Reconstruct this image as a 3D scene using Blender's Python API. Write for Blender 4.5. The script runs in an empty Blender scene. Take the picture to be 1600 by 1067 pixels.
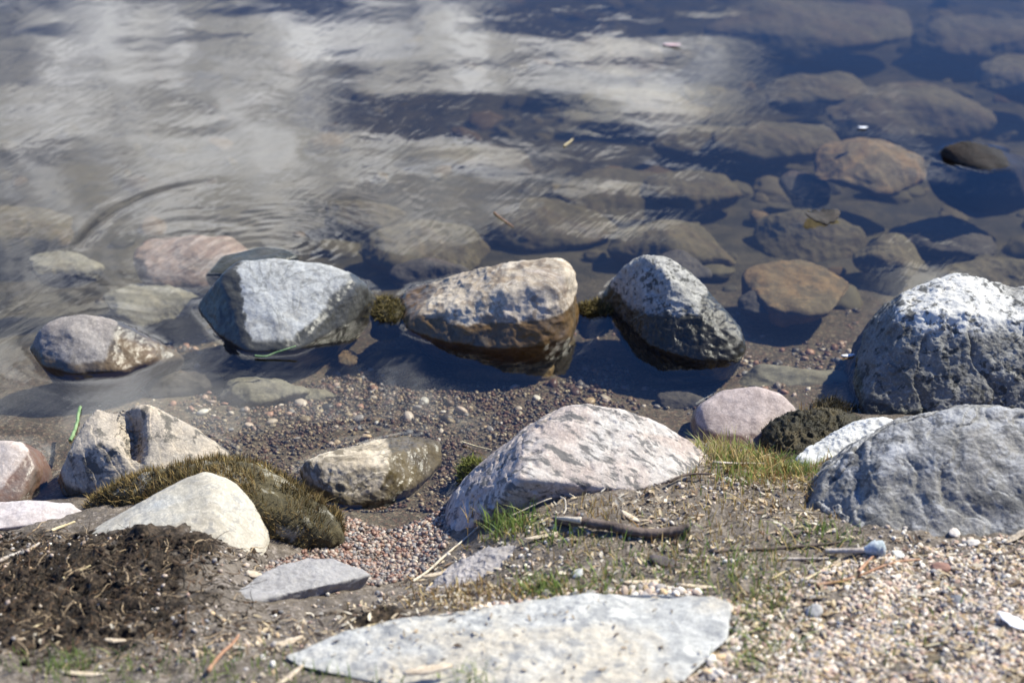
import bpy, bmesh, math, random
import numpy as np
from mathutils import Vector
random.seed(4); RNG = np.random.default_rng(7)
R = math.radians
scene = bpy.context.scene
col = scene.collection

# ------------------------------------------------------------------ camera, sky, sun, exposure
CAM_H, PITCH, TANH = 1.75, R(30), math.tan(R(15))
cam_d = bpy.data.cameras.new('camera'); cam = bpy.data.objects.new('camera', cam_d); col.objects.link(cam)
cam.location = (0, 0, CAM_H); cam.rotation_euler = (R(90) - PITCH, 0, 0)
cam_d.sensor_width = 36; cam_d.lens = 18 / TANH
cam_d.clip_start = 0.05; cam_d.clip_end = 500
cam_d.dof.use_dof = True; cam_d.dof.focus_distance = 3.08; cam_d.dof.aperture_fstop = 3.6
scene.camera = cam

SUN_AZ, SUN_EL = R(62), R(47)          # azimuth measured from the view direction (+Y) towards +X
def sun_vec(): return Vector((math.sin(SUN_AZ)*math.cos(SUN_EL), math.cos(SUN_AZ)*math.cos(SUN_EL), math.sin(SUN_EL)))
sl = bpy.data.lights.new('sun', 'SUN'); sl.energy = 5.0; sl.angle = R(0.5); sl.color = (1.0, 0.965, 0.82)
so = bpy.data.objects.new('sun', sl); col.objects.link(so)
so.rotation_euler = (-sun_vec()).to_track_quat('-Z', 'Y').to_euler()

scene.view_settings.view_transform = 'Standard'; scene.view_settings.look = 'None'
scene.view_settings.exposure = 0.70; scene.view_settings.gamma = 1
scene.cycles.use_denoising = True
scene.cycles.max_bounces = 8; scene.cycles.transparent_max_bounces = 12; scene.cycles.volume_bounces = 0
scene.cycles.caustics_reflective = False; scene.cycles.caustics_refractive = False

# ------------------------------------------------------------------ node helper
class NT:
    def __init__(s, tree): s.t = tree; s.t.nodes.clear()
    def n(s, typ, **kw):
        nd = s.t.nodes.new(typ)
        for k, v in kw.items(): setattr(nd, k, v)
        return nd
    def put(s, sock, v):
        if hasattr(v, 'default_value') or isinstance(v, bpy.types.NodeSocket): s.t.links.new(v, sock)
        else:
            if isinstance(v, (tuple, list)) and sock.type == 'RGBA' and len(v) == 3: v = (*v, 1)
            sock.default_value = v
    def math(s, op, a, b=0.0, c=0.0, clamp=False):
        nd = s.n('ShaderNodeMath', operation=op, use_clamp=clamp)
        for i, v in enumerate((a, b, c)): s.put(nd.inputs[i], v)
        return nd.outputs[0]
    def vmath(s, op, a, b=(0, 0, 0)):
        nd = s.n('ShaderNodeVectorMath', operation=op); s.put(nd.inputs[0], a); s.put(nd.inputs[1], b)
        return nd.outputs['Value'] if op == 'DOT_PRODUCT' else nd.outputs[0]
    def noise(s, vec, scale, detail=6, rough=.55, dist=0.0, lac=2.0):
        nd = s.n('ShaderNodeTexNoise'); s.put(nd.inputs['Vector'], vec)
        for k, v in (('Scale', scale), ('Detail', detail), ('Roughness', rough), ('Distortion', dist), ('Lacunarity', lac)): s.put(nd.inputs[k], v)
        return nd.outputs['Fac']
    def voro(s, vec, scale, feature='F1', out='Distance', rnd=1.0):
        nd = s.n('ShaderNodeTexVoronoi', feature=feature); s.put(nd.inputs['Vector'], vec); s.put(nd.inputs['Scale'], scale); s.put(nd.inputs['Randomness'], rnd)
        return nd.outputs[out]
    def step(s, v, a, b):
        nd = s.n('ShaderNodeMapRange', interpolation_type='SMOOTHSTEP'); s.put(nd.inputs[0], v); s.put(nd.inputs[1], a); s.put(nd.inputs[2], b)
        return nd.outputs[0]
    def mix(s, f, a, b, mode='MIX'):
        nd = s.n('ShaderNodeMix', data_type='RGBA', blend_type=mode); s.put(nd.inputs[0], f); s.put(nd.inputs[6], a); s.put(nd.inputs[7], b)
        return nd.outputs[2]
    def mixf(s, f, a, b):
        nd = s.n('ShaderNodeMix', data_type='FLOAT'); s.put(nd.inputs[0], f); s.put(nd.inputs[2], a); s.put(nd.inputs[3], b)
        return nd.outputs[0]
    def bump(s, h, strength, dist, normal=None):
        nd = s.n('ShaderNodeBump'); s.put(nd.inputs['Height'], h); s.put(nd.inputs['Strength'], strength); s.put(nd.inputs['Distance'], dist)
        if normal is not None: s.put(nd.inputs['Normal'], normal)
        return nd.outputs[0]
def new_mat(name):
    m = bpy.data.materials.new(name); m.use_nodes = True
    return m, NT(m.node_tree)

# ------------------------------------------------------------------ world: Nishita sky with thin broken cloud
w = bpy.data.worlds.new('World'); scene.world = w; w.use_nodes = True
T = NT(w.node_tree)
sky = T.n('ShaderNodeTexSky', sky_type='NISHITA'); sky.sun_disc = False
sky.sun_elevation = SUN_EL; sky.sun_rotation = SUN_AZ
sky.air_density = 1.0; sky.dust_density = 0.1; sky.ozone_density = 2.0
gen = T.n('ShaderNodeTexCoord').outputs['Generated']
sx = T.n('ShaderNodeSeparateXYZ'); T.put(sx.inputs[0], gen)
el = T.math('MULTIPLY', T.math('ARCSINE', sx.outputs[2]), 180/math.pi)
az = T.math('MULTIPLY', T.math('ARCTAN2', sx.outputs[0], sx.outputs[1]), 180/math.pi)
cx = T.n('ShaderNodeCombineXYZ'); T.put(cx.inputs[0], az); T.put(cx.inputs[1], el)
warp = T.noise(cx.outputs[0], 0.22, 3, .5)
wv = T.n('ShaderNodeCombineXYZ'); T.put(wv.inputs[0], T.math('MULTIPLY_ADD', warp, 6.0, az)); T.put(wv.inputs[1], T.math('MULTIPLY_ADD', warp, 3.0, T.math('MULTIPLY', el, 1.9)))
nz = T.noise(wv.outputs[0], 0.20, 10, .62, 0.7)
bias = -0.42
# cloud banks: (azimuth deg, elevation deg, half-widths, weight)
for a0, e0, sa, se, wt in [(-9.5, 24.4, 9.0, 3.3, .95), (-14, 20.5, 9, 2.2, .5), (-2, 21, 6, 1.6, .85), (4, 22.8, 2.8, 1.1, .95), (-14.5, 30, 5.5, 3.6, .66),
                           (3.6, 25.5, 1.6, .6, .85), (14.2, 27.8, 2.2, 1.0, .9), (6.5, 21.2, 3, .7, .5), (13.5, 24.2, 2.6, .6, .4), (-13, 31.5, 4, 1.3, .3), (-1, 25.2, 4, 1.0, .3),
                           (-2.8, 23.3, 2.6, .55, -1.3), (.8, 20.4, 2.2, .6, -1.4), (2.6, 23.9, 2.0, .5, -.9), (-16.5, 21.8, 4.0, 1.6, .38), (10, 21, 4, 2, -.3), (6, 27.5, 5, 1.5, -.3),
                           (-60, 30, 20, 9, .4), (5, 26, 8, 2.5, .22), (9, 22.5, 6, 1.5, .20), (-5, 31.8, 7, 1.6, .36)]:
    dx = T.math('DIVIDE', T.math('SUBTRACT', az, a0), sa); dy = T.math('DIVIDE', T.math('SUBTRACT', el, e0), se)
    g = T.math('EXPONENT', T.math('MULTIPLY', T.math('ADD', T.math('MULTIPLY', dx, dx), T.math('MULTIPLY', dy, dy)), -1.0))
    bias = T.math('MULTIPLY_ADD', g, wt, bias)
dens = T.math('MULTIPLY_ADD', T.math('SUBTRACT', nz, .5), 2.8, bias)
cloud = T.math('MULTIPLY', T.step(dens, -0.22, 0.70), T.step(el, -2, 6))
skyc = T.mix(1.0, sky.outputs[0], (0.48, 0.84, 1.46), 'MULTIPLY')
cvar = T.math('MULTIPLY_ADD', T.step(T.noise(wv.outputs[0], .33, 7, .62, .8), .33, .68), .62, .45)
cvec = T.n('ShaderNodeVectorMath', operation='SCALE'); cvec.inputs[0].default_value = (36.0, 36.6, 38.2); T.put(cvec.inputs['Scale'], cvar)
mixc = T.mix(cloud, skyc, cvec.outputs[0])
bg = T.n('ShaderNodeBackground'); T.put(bg.inputs[0], mixc); bg.inputs[1].default_value = 0.08
T.t.links.new(bg.outputs[0], T.n('ShaderNodeOutputWorld').inputs[0])

# ------------------------------------------------------------------ picture point -> place in the world (water surface is z = 0)
def ray(px, py):
    u = (px-800)/800*TANH; v = (533.5-py)/800*TANH
    c, s = math.cos(PITCH), math.sin(PITCH)
    return np.array([u, c + v*s, -s + v*c])
def atz(px, py, z): d = ray(px, py); t = (z-CAM_H)/d[2]; return np.array([d[0]*t, d[1]*t, z])
def aty(px, py, y): d = ray(px, py); t = y/d[1]; return np.array([d[0]*t, y, CAM_H + d[2]*t])
def project(P):
    P = np.asarray(P, float); c, s = math.cos(PITCH), math.sin(PITCH)
    f = P[..., 1]*c - (P[..., 2]-CAM_H)*s; u = P[..., 1]*s + (P[..., 2]-CAM_H)*c
    f = np.maximum(f, 1e-6)
    return np.stack([800 + P[..., 0]/f/TANH*800, 533.5 - u/f/TANH*800], -1)
def in_poly(pts, poly):
    x, y = pts[:, 0], pts[:, 1]; r = np.zeros(len(pts), bool); n = len(poly)
    for i in range(n):
        x0, y0 = poly[i]; x1, y1 = poly[(i+1) % n]
        c = ((y0 > y) != (y1 > y)) & (x < (x1-x0)*(y-y0)/((y1-y0) or 1e-9)+x0)
        r ^= c
    return r

# ------------------------------------------------------------------ numpy gradient noise
_perm = np.random.default_rng(11).permutation(256); _perm = np.concatenate([_perm, _perm, _perm])
_grad = np.random.default_rng(12).normal(size=(256, 3)); _grad /= np.linalg.norm(_grad, axis=1)[:, None]
def pnoise(p):
    p = np.asarray(p, float); i = np.floor(p).astype(int); f = p - i; i &= 255
    u = f*f*f*(f*(f*6-15)+10); out = 0
    for dx in (0, 1):
        for dy in (0, 1):
            for dz in (0, 1):
                h = _perm[_perm[_perm[i[:, 0]+dx] + i[:, 1]+dy] + i[:, 2]+dz]
                g = (_grad[h] * (f - np.array([dx, dy, dz]))).sum(1)
                out = out + g * np.where(dx, u[:, 0], 1-u[:, 0])*np.where(dy, u[:, 1], 1-u[:, 1])*np.where(dz, u[:, 2], 1-u[:, 2])
    return out*1.5
def fbm(p, octaves=4, gain=.5, ridged=False):
    a, s, t = 1.0, 0, 0
    for o in range(octaves):
        n = pnoise(p*2.03**o + 17.3*o)
        if ridged: n = 1 - 2*np.abs(n)*1.3
        s = s + a*n; t += a; a *= gain
    return s/t
def sstep(x, a, b): t = np.clip((x-a)/(b-a), 0, 1); return t*t*(3-2*t)

# ------------------------------------------------------------------ mesh helpers
def mesh_from(name, V, F, smooth=True, attrs=None):
    """V (n,3); F (m,k) array of tris or quads"""
    me = bpy.data.meshes.new(name); V = np.ascontiguousarray(V, np.float32); F = np.asarray(F, np.int32); m, k = F.shape
    me.vertices.add(len(V)); me.vertices.foreach_set('co', V.ravel())
    me.loops.add(m*k); me.loops.foreach_set('vertex_index', F.ravel())
    me.polygons.add(m); me.polygons.foreach_set('loop_start', np.arange(m, dtype=np.int32)*k)
    me.polygons.foreach_set('use_smooth', np.full(m, smooth)); me.update(calc_edges=True)
    for an, arr in (attrs or {}).items():
        if arr.ndim == 1:
            a = me.attributes.new(an, 'FLOAT', 'POINT'); a.data.foreach_set('value', arr.astype(np.float32))
        else:
            a = me.attributes.new(an, 'FLOAT_COLOR', 'POINT')
            a.data.foreach_set('color', np.concatenate([arr, np.ones((len(arr), 1))], 1).astype(np.float32).ravel())
    return me
def link(name, me, mat, parent=None, loc=(0, 0, 0)):
    o = bpy.data.objects.new(name, me); col.objects.link(o); o.location = loc
    if mat is not None: me.materials.append(mat)
    if parent is not None: o.parent = parent
    return o
def tag(o, label=None, cat=None, group=None, kind=None):
    for k, v in (('label', label), ('category', cat), ('group', group), ('kind', kind)):
        if v: o[k] = v
    return o
_ico = {}
def ico(n):
    if n not in _ico:
        bm = bmesh.new(); bmesh.ops.create_icosphere(bm, subdivisions=n, radius=1)
        V = np.array([v.co[:] for v in bm.verts]); F = np.array([[v.index for v in f.verts] for f in bm.faces]); E = np.array([[v.index for v in e.verts] for e in bm.edges]); bm.free()
        _ico[n] = (V, F, E)
    return _ico[n]
def normals(V, F):
    a, b, c = V[F[:, 0]], V[F[:, 1]], V[F[:, 2]]; fn = np.cross(b-a, c-a)
    N = np.zeros_like(V)
    for k in range(3):
        for j in range(3): N[:, j] += np.bincount(F[:, k], fn[:, j], len(V))
    return N/np.maximum(np.linalg.norm(N, axis=1), 1e-12)[:, None]
def hull_planes(P):
    bm = bmesh.new()
    for p in P: bm.verts.new(p)
    r = bmesh.ops.convex_hull(bm, input=bm.verts)
    bm.normal_update()
    out = [(np.array(f.normal[:]), np.array(f.verts[0].co[:])) for f in bm.faces if f.calc_area() > 1e-9]
    bm.free(); return out
def star(P, sub, smooth):
    """smooth closed surface through the hull of control points P"""
    P = np.asarray(P, float); lo, hi = P.min(0), P.max(0); c = (lo+hi)/2; s = np.maximum((hi-lo)/2, 1e-3)
    pl = hull_planes((P-c)/s); V, F, E = ico(sub)
    vol_c = np.zeros(3)
    r = np.full(len(V), 9.0)
    for n, q in pl:
        h = n @ q
        if h < 0: n, h = -n, -h
        dn = V @ n
        m = dn > 1e-6; r[m] = np.minimum(r[m], max(h, .02)/dn[m])
    deg = np.bincount(E.ravel(), minlength=len(V))
    for _ in range(smooth):
        acc = np.bincount(E[:, 0], r[E[:, 1]], len(V)) + np.bincount(E[:, 1], r[E[:, 0]], len(V)); r = .35*r + .65*acc/deg
    return V*r[:, None]*s*1.015 + c, F
ROCK_MESH = []      # (name, V, F) kept for scattering and for the water's edge
def make_rock(name, pts, mat, label, cat='rock', sub=7, smooth=30, disp=((.006, 14, 'f', None),), seed=0, sink=.10, back=.10, under=.32, carve=None, drop=.75, extra=None):
    P = []; low = []
    for q in pts:
        px, py, k, v = q
        if k == 'z':
            p = atz(px, py, v); P.append(p); low.append(p)
        else:
            p = aty(px, py, v); P.append(p)
            if back: P.append(p + [0, back, -back*drop])
            if back: P.append(p + [0, back*1.1, -sink - max(p[2], 0)])
    mid_ = np.mean(P, 0); mid_[1] += back*.4
    P += [np.array([q[0]+(mid_[0]-q[0])*under, q[1]+(mid_[1]-q[1])*under, q[2]-sink]) for q in low]
    if extra: P += extra
    V, F = star(P, sub, smooth)
    off = np.array([seed*3.71, seed*1.37, seed*7.91])
    for amp, freq, kind, st in disp:
        Q = V*freq if st is None else (V @ np.array(st).T)*freq
        N = normals(V, F)
        if kind == 'f': d = fbm(Q+off, 4)
        elif kind == 'r': d = fbm(Q+off, 4, .5, True) - .3
        elif kind == 'p': d = -sstep(fbm(Q+off, 2), .12, .5)          # pits
        elif kind == 's':                                             # flaky ledges
            t_ = Q[:, 0] + fbm(V*9+off, 3)*1.6; d = np.abs((t_ % 1.0)-.82)*-1.2*(.5+.8*fbm(V*13+off+9, 2)) + .3
        elif kind == 'b': d = np.round(fbm(Q+off, 3)*4)/4*.6 + fbm(Q*2+off, 3)*.4   # broken ledges
        V = V + N*(amp*d)[:, None]
    if carve: V = carve(V, normals(V, F))
    c = np.array([(V[:, 0].min()+V[:, 0].max())/2, (V[:, 1].min()+V[:, 1].max())/2, V[:, 2].min()])
    o = link(name, mesh_from(name, V-c, F), mat, loc=c)
    tag(o, label, cat); ROCK_MESH.append((o, V, F)); return o

def wet_or_shade_side(A, B, Wp, tw=.012, along=(0, 1, 0)):
    A, B, Wp = map(np.asarray, (A, B, Wp)); n = np.cross(B-A, np.array(along, float)); n /= np.linalg.norm(n)
    if n @ Wp > n @ A: n = -n
    return (tuple(float(x) for x in n), float(n @ A), tw)
# ------------------------------------------------------------------ rock material
def rock_mat(name, c1, c2, c3=None, spot=None, spot_amt=.45, spot_scale=90, scale=9, rough=.85, fine=.35, wet=None, wet_col=None, wet_dark=.33, top=None, vein=None, stretch=None, thr=.55, patch=3.0, seed=0, crack=0):
    m, T = new_mat(name); tc = T.n('ShaderNodeTexCoord'); geo = T.n('ShaderNodeNewGeometry')
    P = T.vmath('ADD', tc.outputs['Object'], (seed*1.7, seed*.9, seed*2.3)); W = geo.outputs['Position']
    n1 = T.noise(P, scale, 9, .62, .3); n2 = T.noise(P, patch*2.2, 6, .6, .6); n3 = T.noise(P, 60, 8, .7); n4 = T.noise(P, 240, 4, .7)
    c = T.mix(T.step(n1, .36, .64), c1, c2)
    if c3: c = T.mix(T.step(n2, .45, .66), c, c3)
    c = T.mix(T.math('MULTIPLY', T.step(n3, .62, .38), .45), c, tuple(x*.55 for x in c1))
    c = T.mix(T.math('MULTIPLY', T.step(n4, .50, .72), .35), c, tuple(min(1, x*1.5) for x in c2))
    if top:
        nz_ = T.n('ShaderNodeSeparateXYZ'); T.put(nz_.inputs[0], geo.outputs['Normal'])
        if len(top) == 4:
            zs_ = T.n('ShaderNodeSeparateXYZ'); T.put(zs_.inputs[0], W)
            f = T.math('MULTIPLY', T.step(T.math('MULTIPLY_ADD', T.math('SUBTRACT', n1, .5), top[3], zs_.outputs[2]), top[1]-.008, top[1]+.012), T.step(nz_.outputs[2], -.1, .35))
        else: f = T.step(T.math('MULTIPLY_ADD', T.math('SUBTRACT', n1, .5), 1.1, nz_.outputs[2]), top[1], top[1]+.35)
        c = T.mix(T.math('MULTIPLY', f, top[2]), c, top[0])
    if spot:
        SP = P
        if stretch:
            dv, k_ = stretch; L_ = math.sqrt(sum(x*x for x in dv)); dv = tuple(x/L_ for x in dv); sc__ = T.n('ShaderNodeVectorMath', operation='SCALE'); sc__.inputs[0].default_value = dv; T.put(sc__.inputs['Scale'], T.math('MULTIPLY', T.vmath('DOT_PRODUCT', P, dv), k_-1)); SP = T.vmath('ADD', P, sc__.outputs[0])
        s_ = T.noise(SP, spot_scale, 6, .68, .3); s2 = T.math('MULTIPLY_ADD', T.math('SUBTRACT', n1, .5), .5, s_)
        c = T.mix(T.math('MULTIPLY', T.step(s2, thr-.01, thr+.085), spot_amt), c, spot)
    if vein:
        v_ = T.math('ABSOLUTE', T.math('SUBTRACT', T.noise(P, 7, 5, .6, 1.2), .5)); c = T.mix(T.math('MULTIPLY', T.step(v_, .03, .004), vein[1]), c, vein[0])
    rgh = rough; nrm = None
    h = T.math('ADD', T.math('MULTIPLY', n3, .6), T.math('MULTIPLY', n4, .4))
    if crack:
        cr = T.voro(T.vmath('ADD', P, (0, 0, 0)), crack, 'DISTANCE_TO_EDGE'); crf = T.step(cr, .0, .03); h = T.math('MULTIPLY', h, T.mixf(.5, 1.0, crf))
    nrm = T.bump(h, fine, .004, None); nrm = T.bump(n1, fine*.6, .01, nrm)
    if wet:
        f = 0.0; wn = T.math('SUBTRACT', T.noise(P, 16, 7, .65), .5)
        for nv, t0, tw in wet:      # world-space planes: wet, or shade painted in, where dot(P, nv) < t0
            d = T.math('MULTIPLY_ADD', wn, tw, T.vmath('DOT_PRODUCT', W, nv))
            f = T.math('MAXIMUM', f, T.step(d, t0+.0035, t0-.0035))
        dark = T.mix(1.0, c, (wet_dark, wet_dark, wet_dark), 'MULTIPLY')
        if wet_col: dark = T.mix(T.math('MULTIPLY', T.step(n1, .35, .6), .75), dark, wet_col)
        c = T.mix(f, c, dark); rgh = T.mixf(f, rough, .28)
    b = T.n('ShaderNodeBsdfPrincipled'); T.put(b.inputs['Base Color'], c); T.put(b.inputs['Roughness'], rgh); T.put(b.inputs['Normal'], nrm)
    b.inputs['Specular IOR Level'].default_value = .35
    T.t.links.new(b.outputs[0], T.n('ShaderNodeOutputMaterial').inputs[0]); return m
def attr_mat(name, rough=.7, noise_amt=.35, scale=120, transl=0, spec=.3):
    """per-piece colour from the mesh's colour attribute, broken up by fine noise"""
    m, T = new_mat(name); a = T.n('ShaderNodeAttribute', attribute_name='col'); tc = T.n('ShaderNodeTexCoord')
    n = T.noise(tc.outputs['Object'], scale, 5, .65); f = T.math('MULTIPLY_ADD', n, noise_amt*2, 1-noise_amt)
    cc = T.n('ShaderNodeCombineXYZ'); [T.put(cc.inputs[i], f) for i in range(3)]
    c = T.mix(1.0, a.outputs['Color'], cc.outputs[0], 'MULTIPLY')
    b = T.n('ShaderNodeBsdfPrincipled'); T.put(b.inputs['Base Color'], c); b.inputs['Roughness'].default_value = rough; b.inputs['Specular IOR Level'].default_value = spec
    T.put(b.inputs['Normal'], T.bump(n, .4, .003)); sh = b.outputs[0]
    if transl:
        t = T.n('ShaderNodeBsdfTranslucent'); T.put(t.inputs[0], c); mx = T.n('ShaderNodeMixShader'); mx.inputs[0].default_value = transl
        T.t.links.new(sh, mx.inputs[1]); T.t.links.new(t.outputs[0], mx.inputs[2]); sh = mx.outputs[0]
    T.t.links.new(sh, T.n('ShaderNodeOutputMaterial').inputs[0]); return m

# ------------------------------------------------------------------ terrain: lake bed and shore as one sheet
CTRL = [ # px, py, z
 (0,1067,.22),(400,1067,.215),(800,1067,.22),(1200,1067,.22),(1600,1067,.23),(-300,1300,.30),(1900,1300,.31),(800,1300,.30),(-300,1000,.22),(1900,950,.24),
 (0,950,.165),(130,960,.165),(250,950,.17),(370,950,.15),(500,965,.13),(560,920,.085),(600,880,.026),(640,840,.004),(600,800,-.012),(560,745,-.036),(620,690,-.05),(800,620,-.07),(680,770,-.024),(540,860,.03),(680,870,.04),
 (0,850,.075),(100,840,.075),(60,800,.02),(20,760,-.04),(235,836,.145),(290,850,.14),(180,850,.125),(340,880,.12),(400,905,.09),(180,790,.05),(420,890,.07),
 (720,890,.085),(760,850,.10),(850,800,.125),(1000,775,.13),(1090,740,.115),(1150,745,.10),(1130,705,.06),(1095,690,.005),(1180,715,.04),(1240,728,.045),(1290,740,.08),(1400,700,.06),(1300,655,.0),(1340,645,.0),(1500,690,.06),(1250,690,-.01),
 (900,900,.165),(1050,860,.155),(1200,870,.165),(1400,870,.17),(1550,880,.185),(1200,980,.2),(1500,980,.21),(700,960,.165),(600,1000,.18),
 (0,700,-.05),(60,650,-.075),(200,620,-.085),(400,650,-.06),(450,700,-.04),(350,600,-.085),(700,640,-.06),(600,600,-.085),(900,600,-.085),(1050,640,-.06),(1150,600,-.08),(1250,560,-.10),(1300,520,-.12),
 (100,480,-.20),(400,500,-.15),(600,520,-.13),(800,480,-.16),(1000,480,-.15),(1200,480,-.14),(1500,400,-.2),(1700,560,-.1),(-200,620,-.15),
 (0,300,-.34),(400,300,-.30),(800,350,-.24),(1200,350,-.21),(1500,300,-.26),(0,100,-.55),(400,100,-.52),(800,100,-.44),(1200,100,-.33),(1500,100,-.33),(-200,-200,-.85),(800,-200,-.7),(1800,-200,-.6)]
CP = np.array([atz(*c) for c in CTRL])
def _tps_fit():
    d = np.linalg.norm(CP[:, None, :2]-CP[None, :, :2], axis=2); n = len(CP)
    K = np.where(d > 0, d*d*np.log(np.maximum(d, 1e-9)), 0) + np.eye(n)*.0015
    A = np.zeros((n+3, n+3)); A[:n, :n] = K; A[:n, n] = 1; A[:n, n+1:] = CP[:, :2]; A[n:, :n] = A[:n, n:].T
    return np.linalg.solve(A, np.concatenate([CP[:, 2], np.zeros(3)]))
_W = _tps_fit()
def peat_mask(px):     # churned black soil near the left edge (a real patch of soil)
    return np.exp(-(((px[:, 0]-90)/225)**2 + ((px[:, 1]-935)/92)**2)**1.5) + .8*np.exp(-((px[:, 0]-260)/120)**2 - ((px[:, 1]-850)/28)**2) + .7*np.exp(-((px[:, 0]-590)/110)**2 - ((px[:, 1]-965)/22)**2)
def tps(xy):
    out = np.zeros(len(xy)); n = len(CP)
    for s in range(0, len(xy), 40000):
        q = xy[s:s+40000]; d2 = ((q[:, None]-CP[None, :, :2])**2).sum(2); out[s:s+40000] = (.5*d2*np.log(np.maximum(d2, 1e-16))) @ _W[:n] + _W[n] + q @ _W[n+1:]
    return np.clip(out, -1.1, .62)
def axis(lo, hi, step, far):
    a = np.arange(lo, hi+step/2, step); g = []; d = step; x = 0
    while x < far: d *= 1.35; x += d; g.append(x)
    g = np.array(g); return np.concatenate([(lo-g)[::-1], a, hi+g])
gx = axis(-1.35, 1.35, .005, 60); gy = axis(1.7, 3.6, .005, 60)
GX, GY = np.meshgrid(gx, gy); XY = np.stack([GX.ravel(), GY.ravel()], 1)
Z = tps(XY); p3 = np.concatenate([XY, np.zeros((len(XY), 1))], 1)
PXT = project(np.concatenate([XY, Z[:, None]], 1)); near = (np.abs(XY[:, 0]) < 3) & (XY[:, 1] > 1.4) & (XY[:, 1] < 6)
peat = np.where(near, peat_mask(PXT), 0); peat = np.clip(peat*(1+1.6*fbm(p3*20, 4)), 0, 1)
land = sstep(Z, -.01, .05)
Z = Z + fbm(p3*7, 4)*.010*(.4+land) + fbm(p3*34, 4)*.0065*(.35+land) + fbm(p3*120, 2)*.0016*land + peat*(fbm(p3*24+5, 5)*.032 + fbm(p3*70+9, 4, .6, True)*.013)
Z = Z + fbm(p3*3.1+40, 3)*.05*sstep(-Z, .12, .3)
n0, n1_ = len(gx), len(gy)
I = np.arange(n0*n1_).reshape(n1_, n0); QF = np.stack([I[:-1, :-1], I[:-1, 1:], I[1:, 1:], I[1:, :-1]], -1).reshape(-1, 4)
def height(xy):
    xy = np.asarray(xy, float); ix = np.clip(np.searchsorted(gx, xy[:, 0])-1, 0, n0-2); iy = np.clip(np.searchsorted(gy, xy[:, 1])-1, 0, n1_-2)
    fx = (xy[:, 0]-gx[ix])/(gx[ix+1]-gx[ix]); fy = (xy[:, 1]-gy[iy])/(gy[iy+1]-gy[iy]); Zg = Z.reshape(n1_, n0)
    return (Zg[iy, ix]*(1-fx)+Zg[iy, ix+1]*fx)*(1-fy) + (Zg[iy+1, ix]*(1-fx)+Zg[iy+1, ix+1]*fx)*fy
def ground(px, py, up=0.0):
    z = .05
    for _ in range(14): p = atz(px, py, z); z = .5*z + .5*(float(height(p[None, :2])[0])+up)
    return atz(px, py, z)

m, T = new_mat('shore_soil_and_lake_bed')
geo = T.n('ShaderNodeNewGeometry'); W = geo.outputs['Position']; sp = T.n('ShaderNodeSeparateXYZ'); T.put(sp.inputs[0], W)
a = T.n('ShaderNodeAttribute', attribute_name='peat').outputs['Fac']
n1 = T.noise(W, 14, 8, .65, .3); n2 = T.noise(W, 90, 7, .7); n3 = T.noise(W, 320, 4, .7); v = T.voro(W, 230, 'F1', 'Color'); vs = T.n('ShaderNodeSeparateColor'); T.put(vs.inputs[0], v)
soil = T.mix(T.step(n1, .35, .65), (.135, .112, .09), (.215, .18, .145)); soil = T.mix(T.step(n2, .42, .68), soil, (.10, .08, .06))
soil = T.mix(T.math('MULTIPLY', T.step(n3, .62, .75), .5), soil, (.30, .26, .21))
soil = T.mix(T.math('MULTIPLY', T.step(vs.outputs[0], .86, .9), .55), soil, (.34, .29, .25))
pt = T.mix(T.step(n2, .40, .66), (.016, .012, .009), (.095, .068, .046)); soil = T.mix(T.step(a, .25, .6), soil, pt)
bed = T.mix(T.step(n1, .38, .62), (.085, .066, .042), (.135, .11, .072)); bed = T.mix(T.step(n2, .45, .65), bed, (.06, .045, .03))
bed = T.mix(T.math('MULTIPLY', T.step(vs.outputs[1], .7, .8), .5), bed, (.22, .13, .085)); bed = T.mix(T.math('MULTIPLY', T.step(vs.outputs[2], .88, .92), .6), bed, (.36, .29, .2))
zz = T.math('MULTIPLY_ADD', T.math('SUBTRACT', n1, .5), .02, sp.outputs[2])
deep = T.mix(T.step(zz, -.10, -.2), bed, T.mix(T.step(n1, .4, .6), (.055, .048, .029), (.11, .092, .056)))
damp = T.mix(T.step(zz, .028, .004), soil, T.mix(.5, soil, (.05, .035, .026)))
c = T.mix(T.step(zz, .006, -.006), damp, deep)
b = T.n('ShaderNodeBsdfPrincipled'); T.put(b.inputs['Base Color'], c); T.put(b.inputs['Roughness'], T.mixf(T.step(zz, .03, .0), .92, .45)); b.inputs['Specular IOR Level'].default_value = .25
T.put(b.inputs['Normal'], T.bump(T.voro(W, 230), .35, .003, T.bump(T.math('ADD', n2, T.math('MULTIPLY', n3, .5)), .7, .006)))
T.t.links.new(b.outputs[0], T.n('ShaderNodeOutputMaterial').inputs[0])
ter = link('ground', mesh_from('ground', np.concatenate([XY, Z[:, None]], 1), QF, True, {'peat': peat}), m); tag(ter, kind='structure')

# ------------------------------------------------------------------ the stones standing out of the water and lying on the shore
UP = (0, 0, 1)

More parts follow.
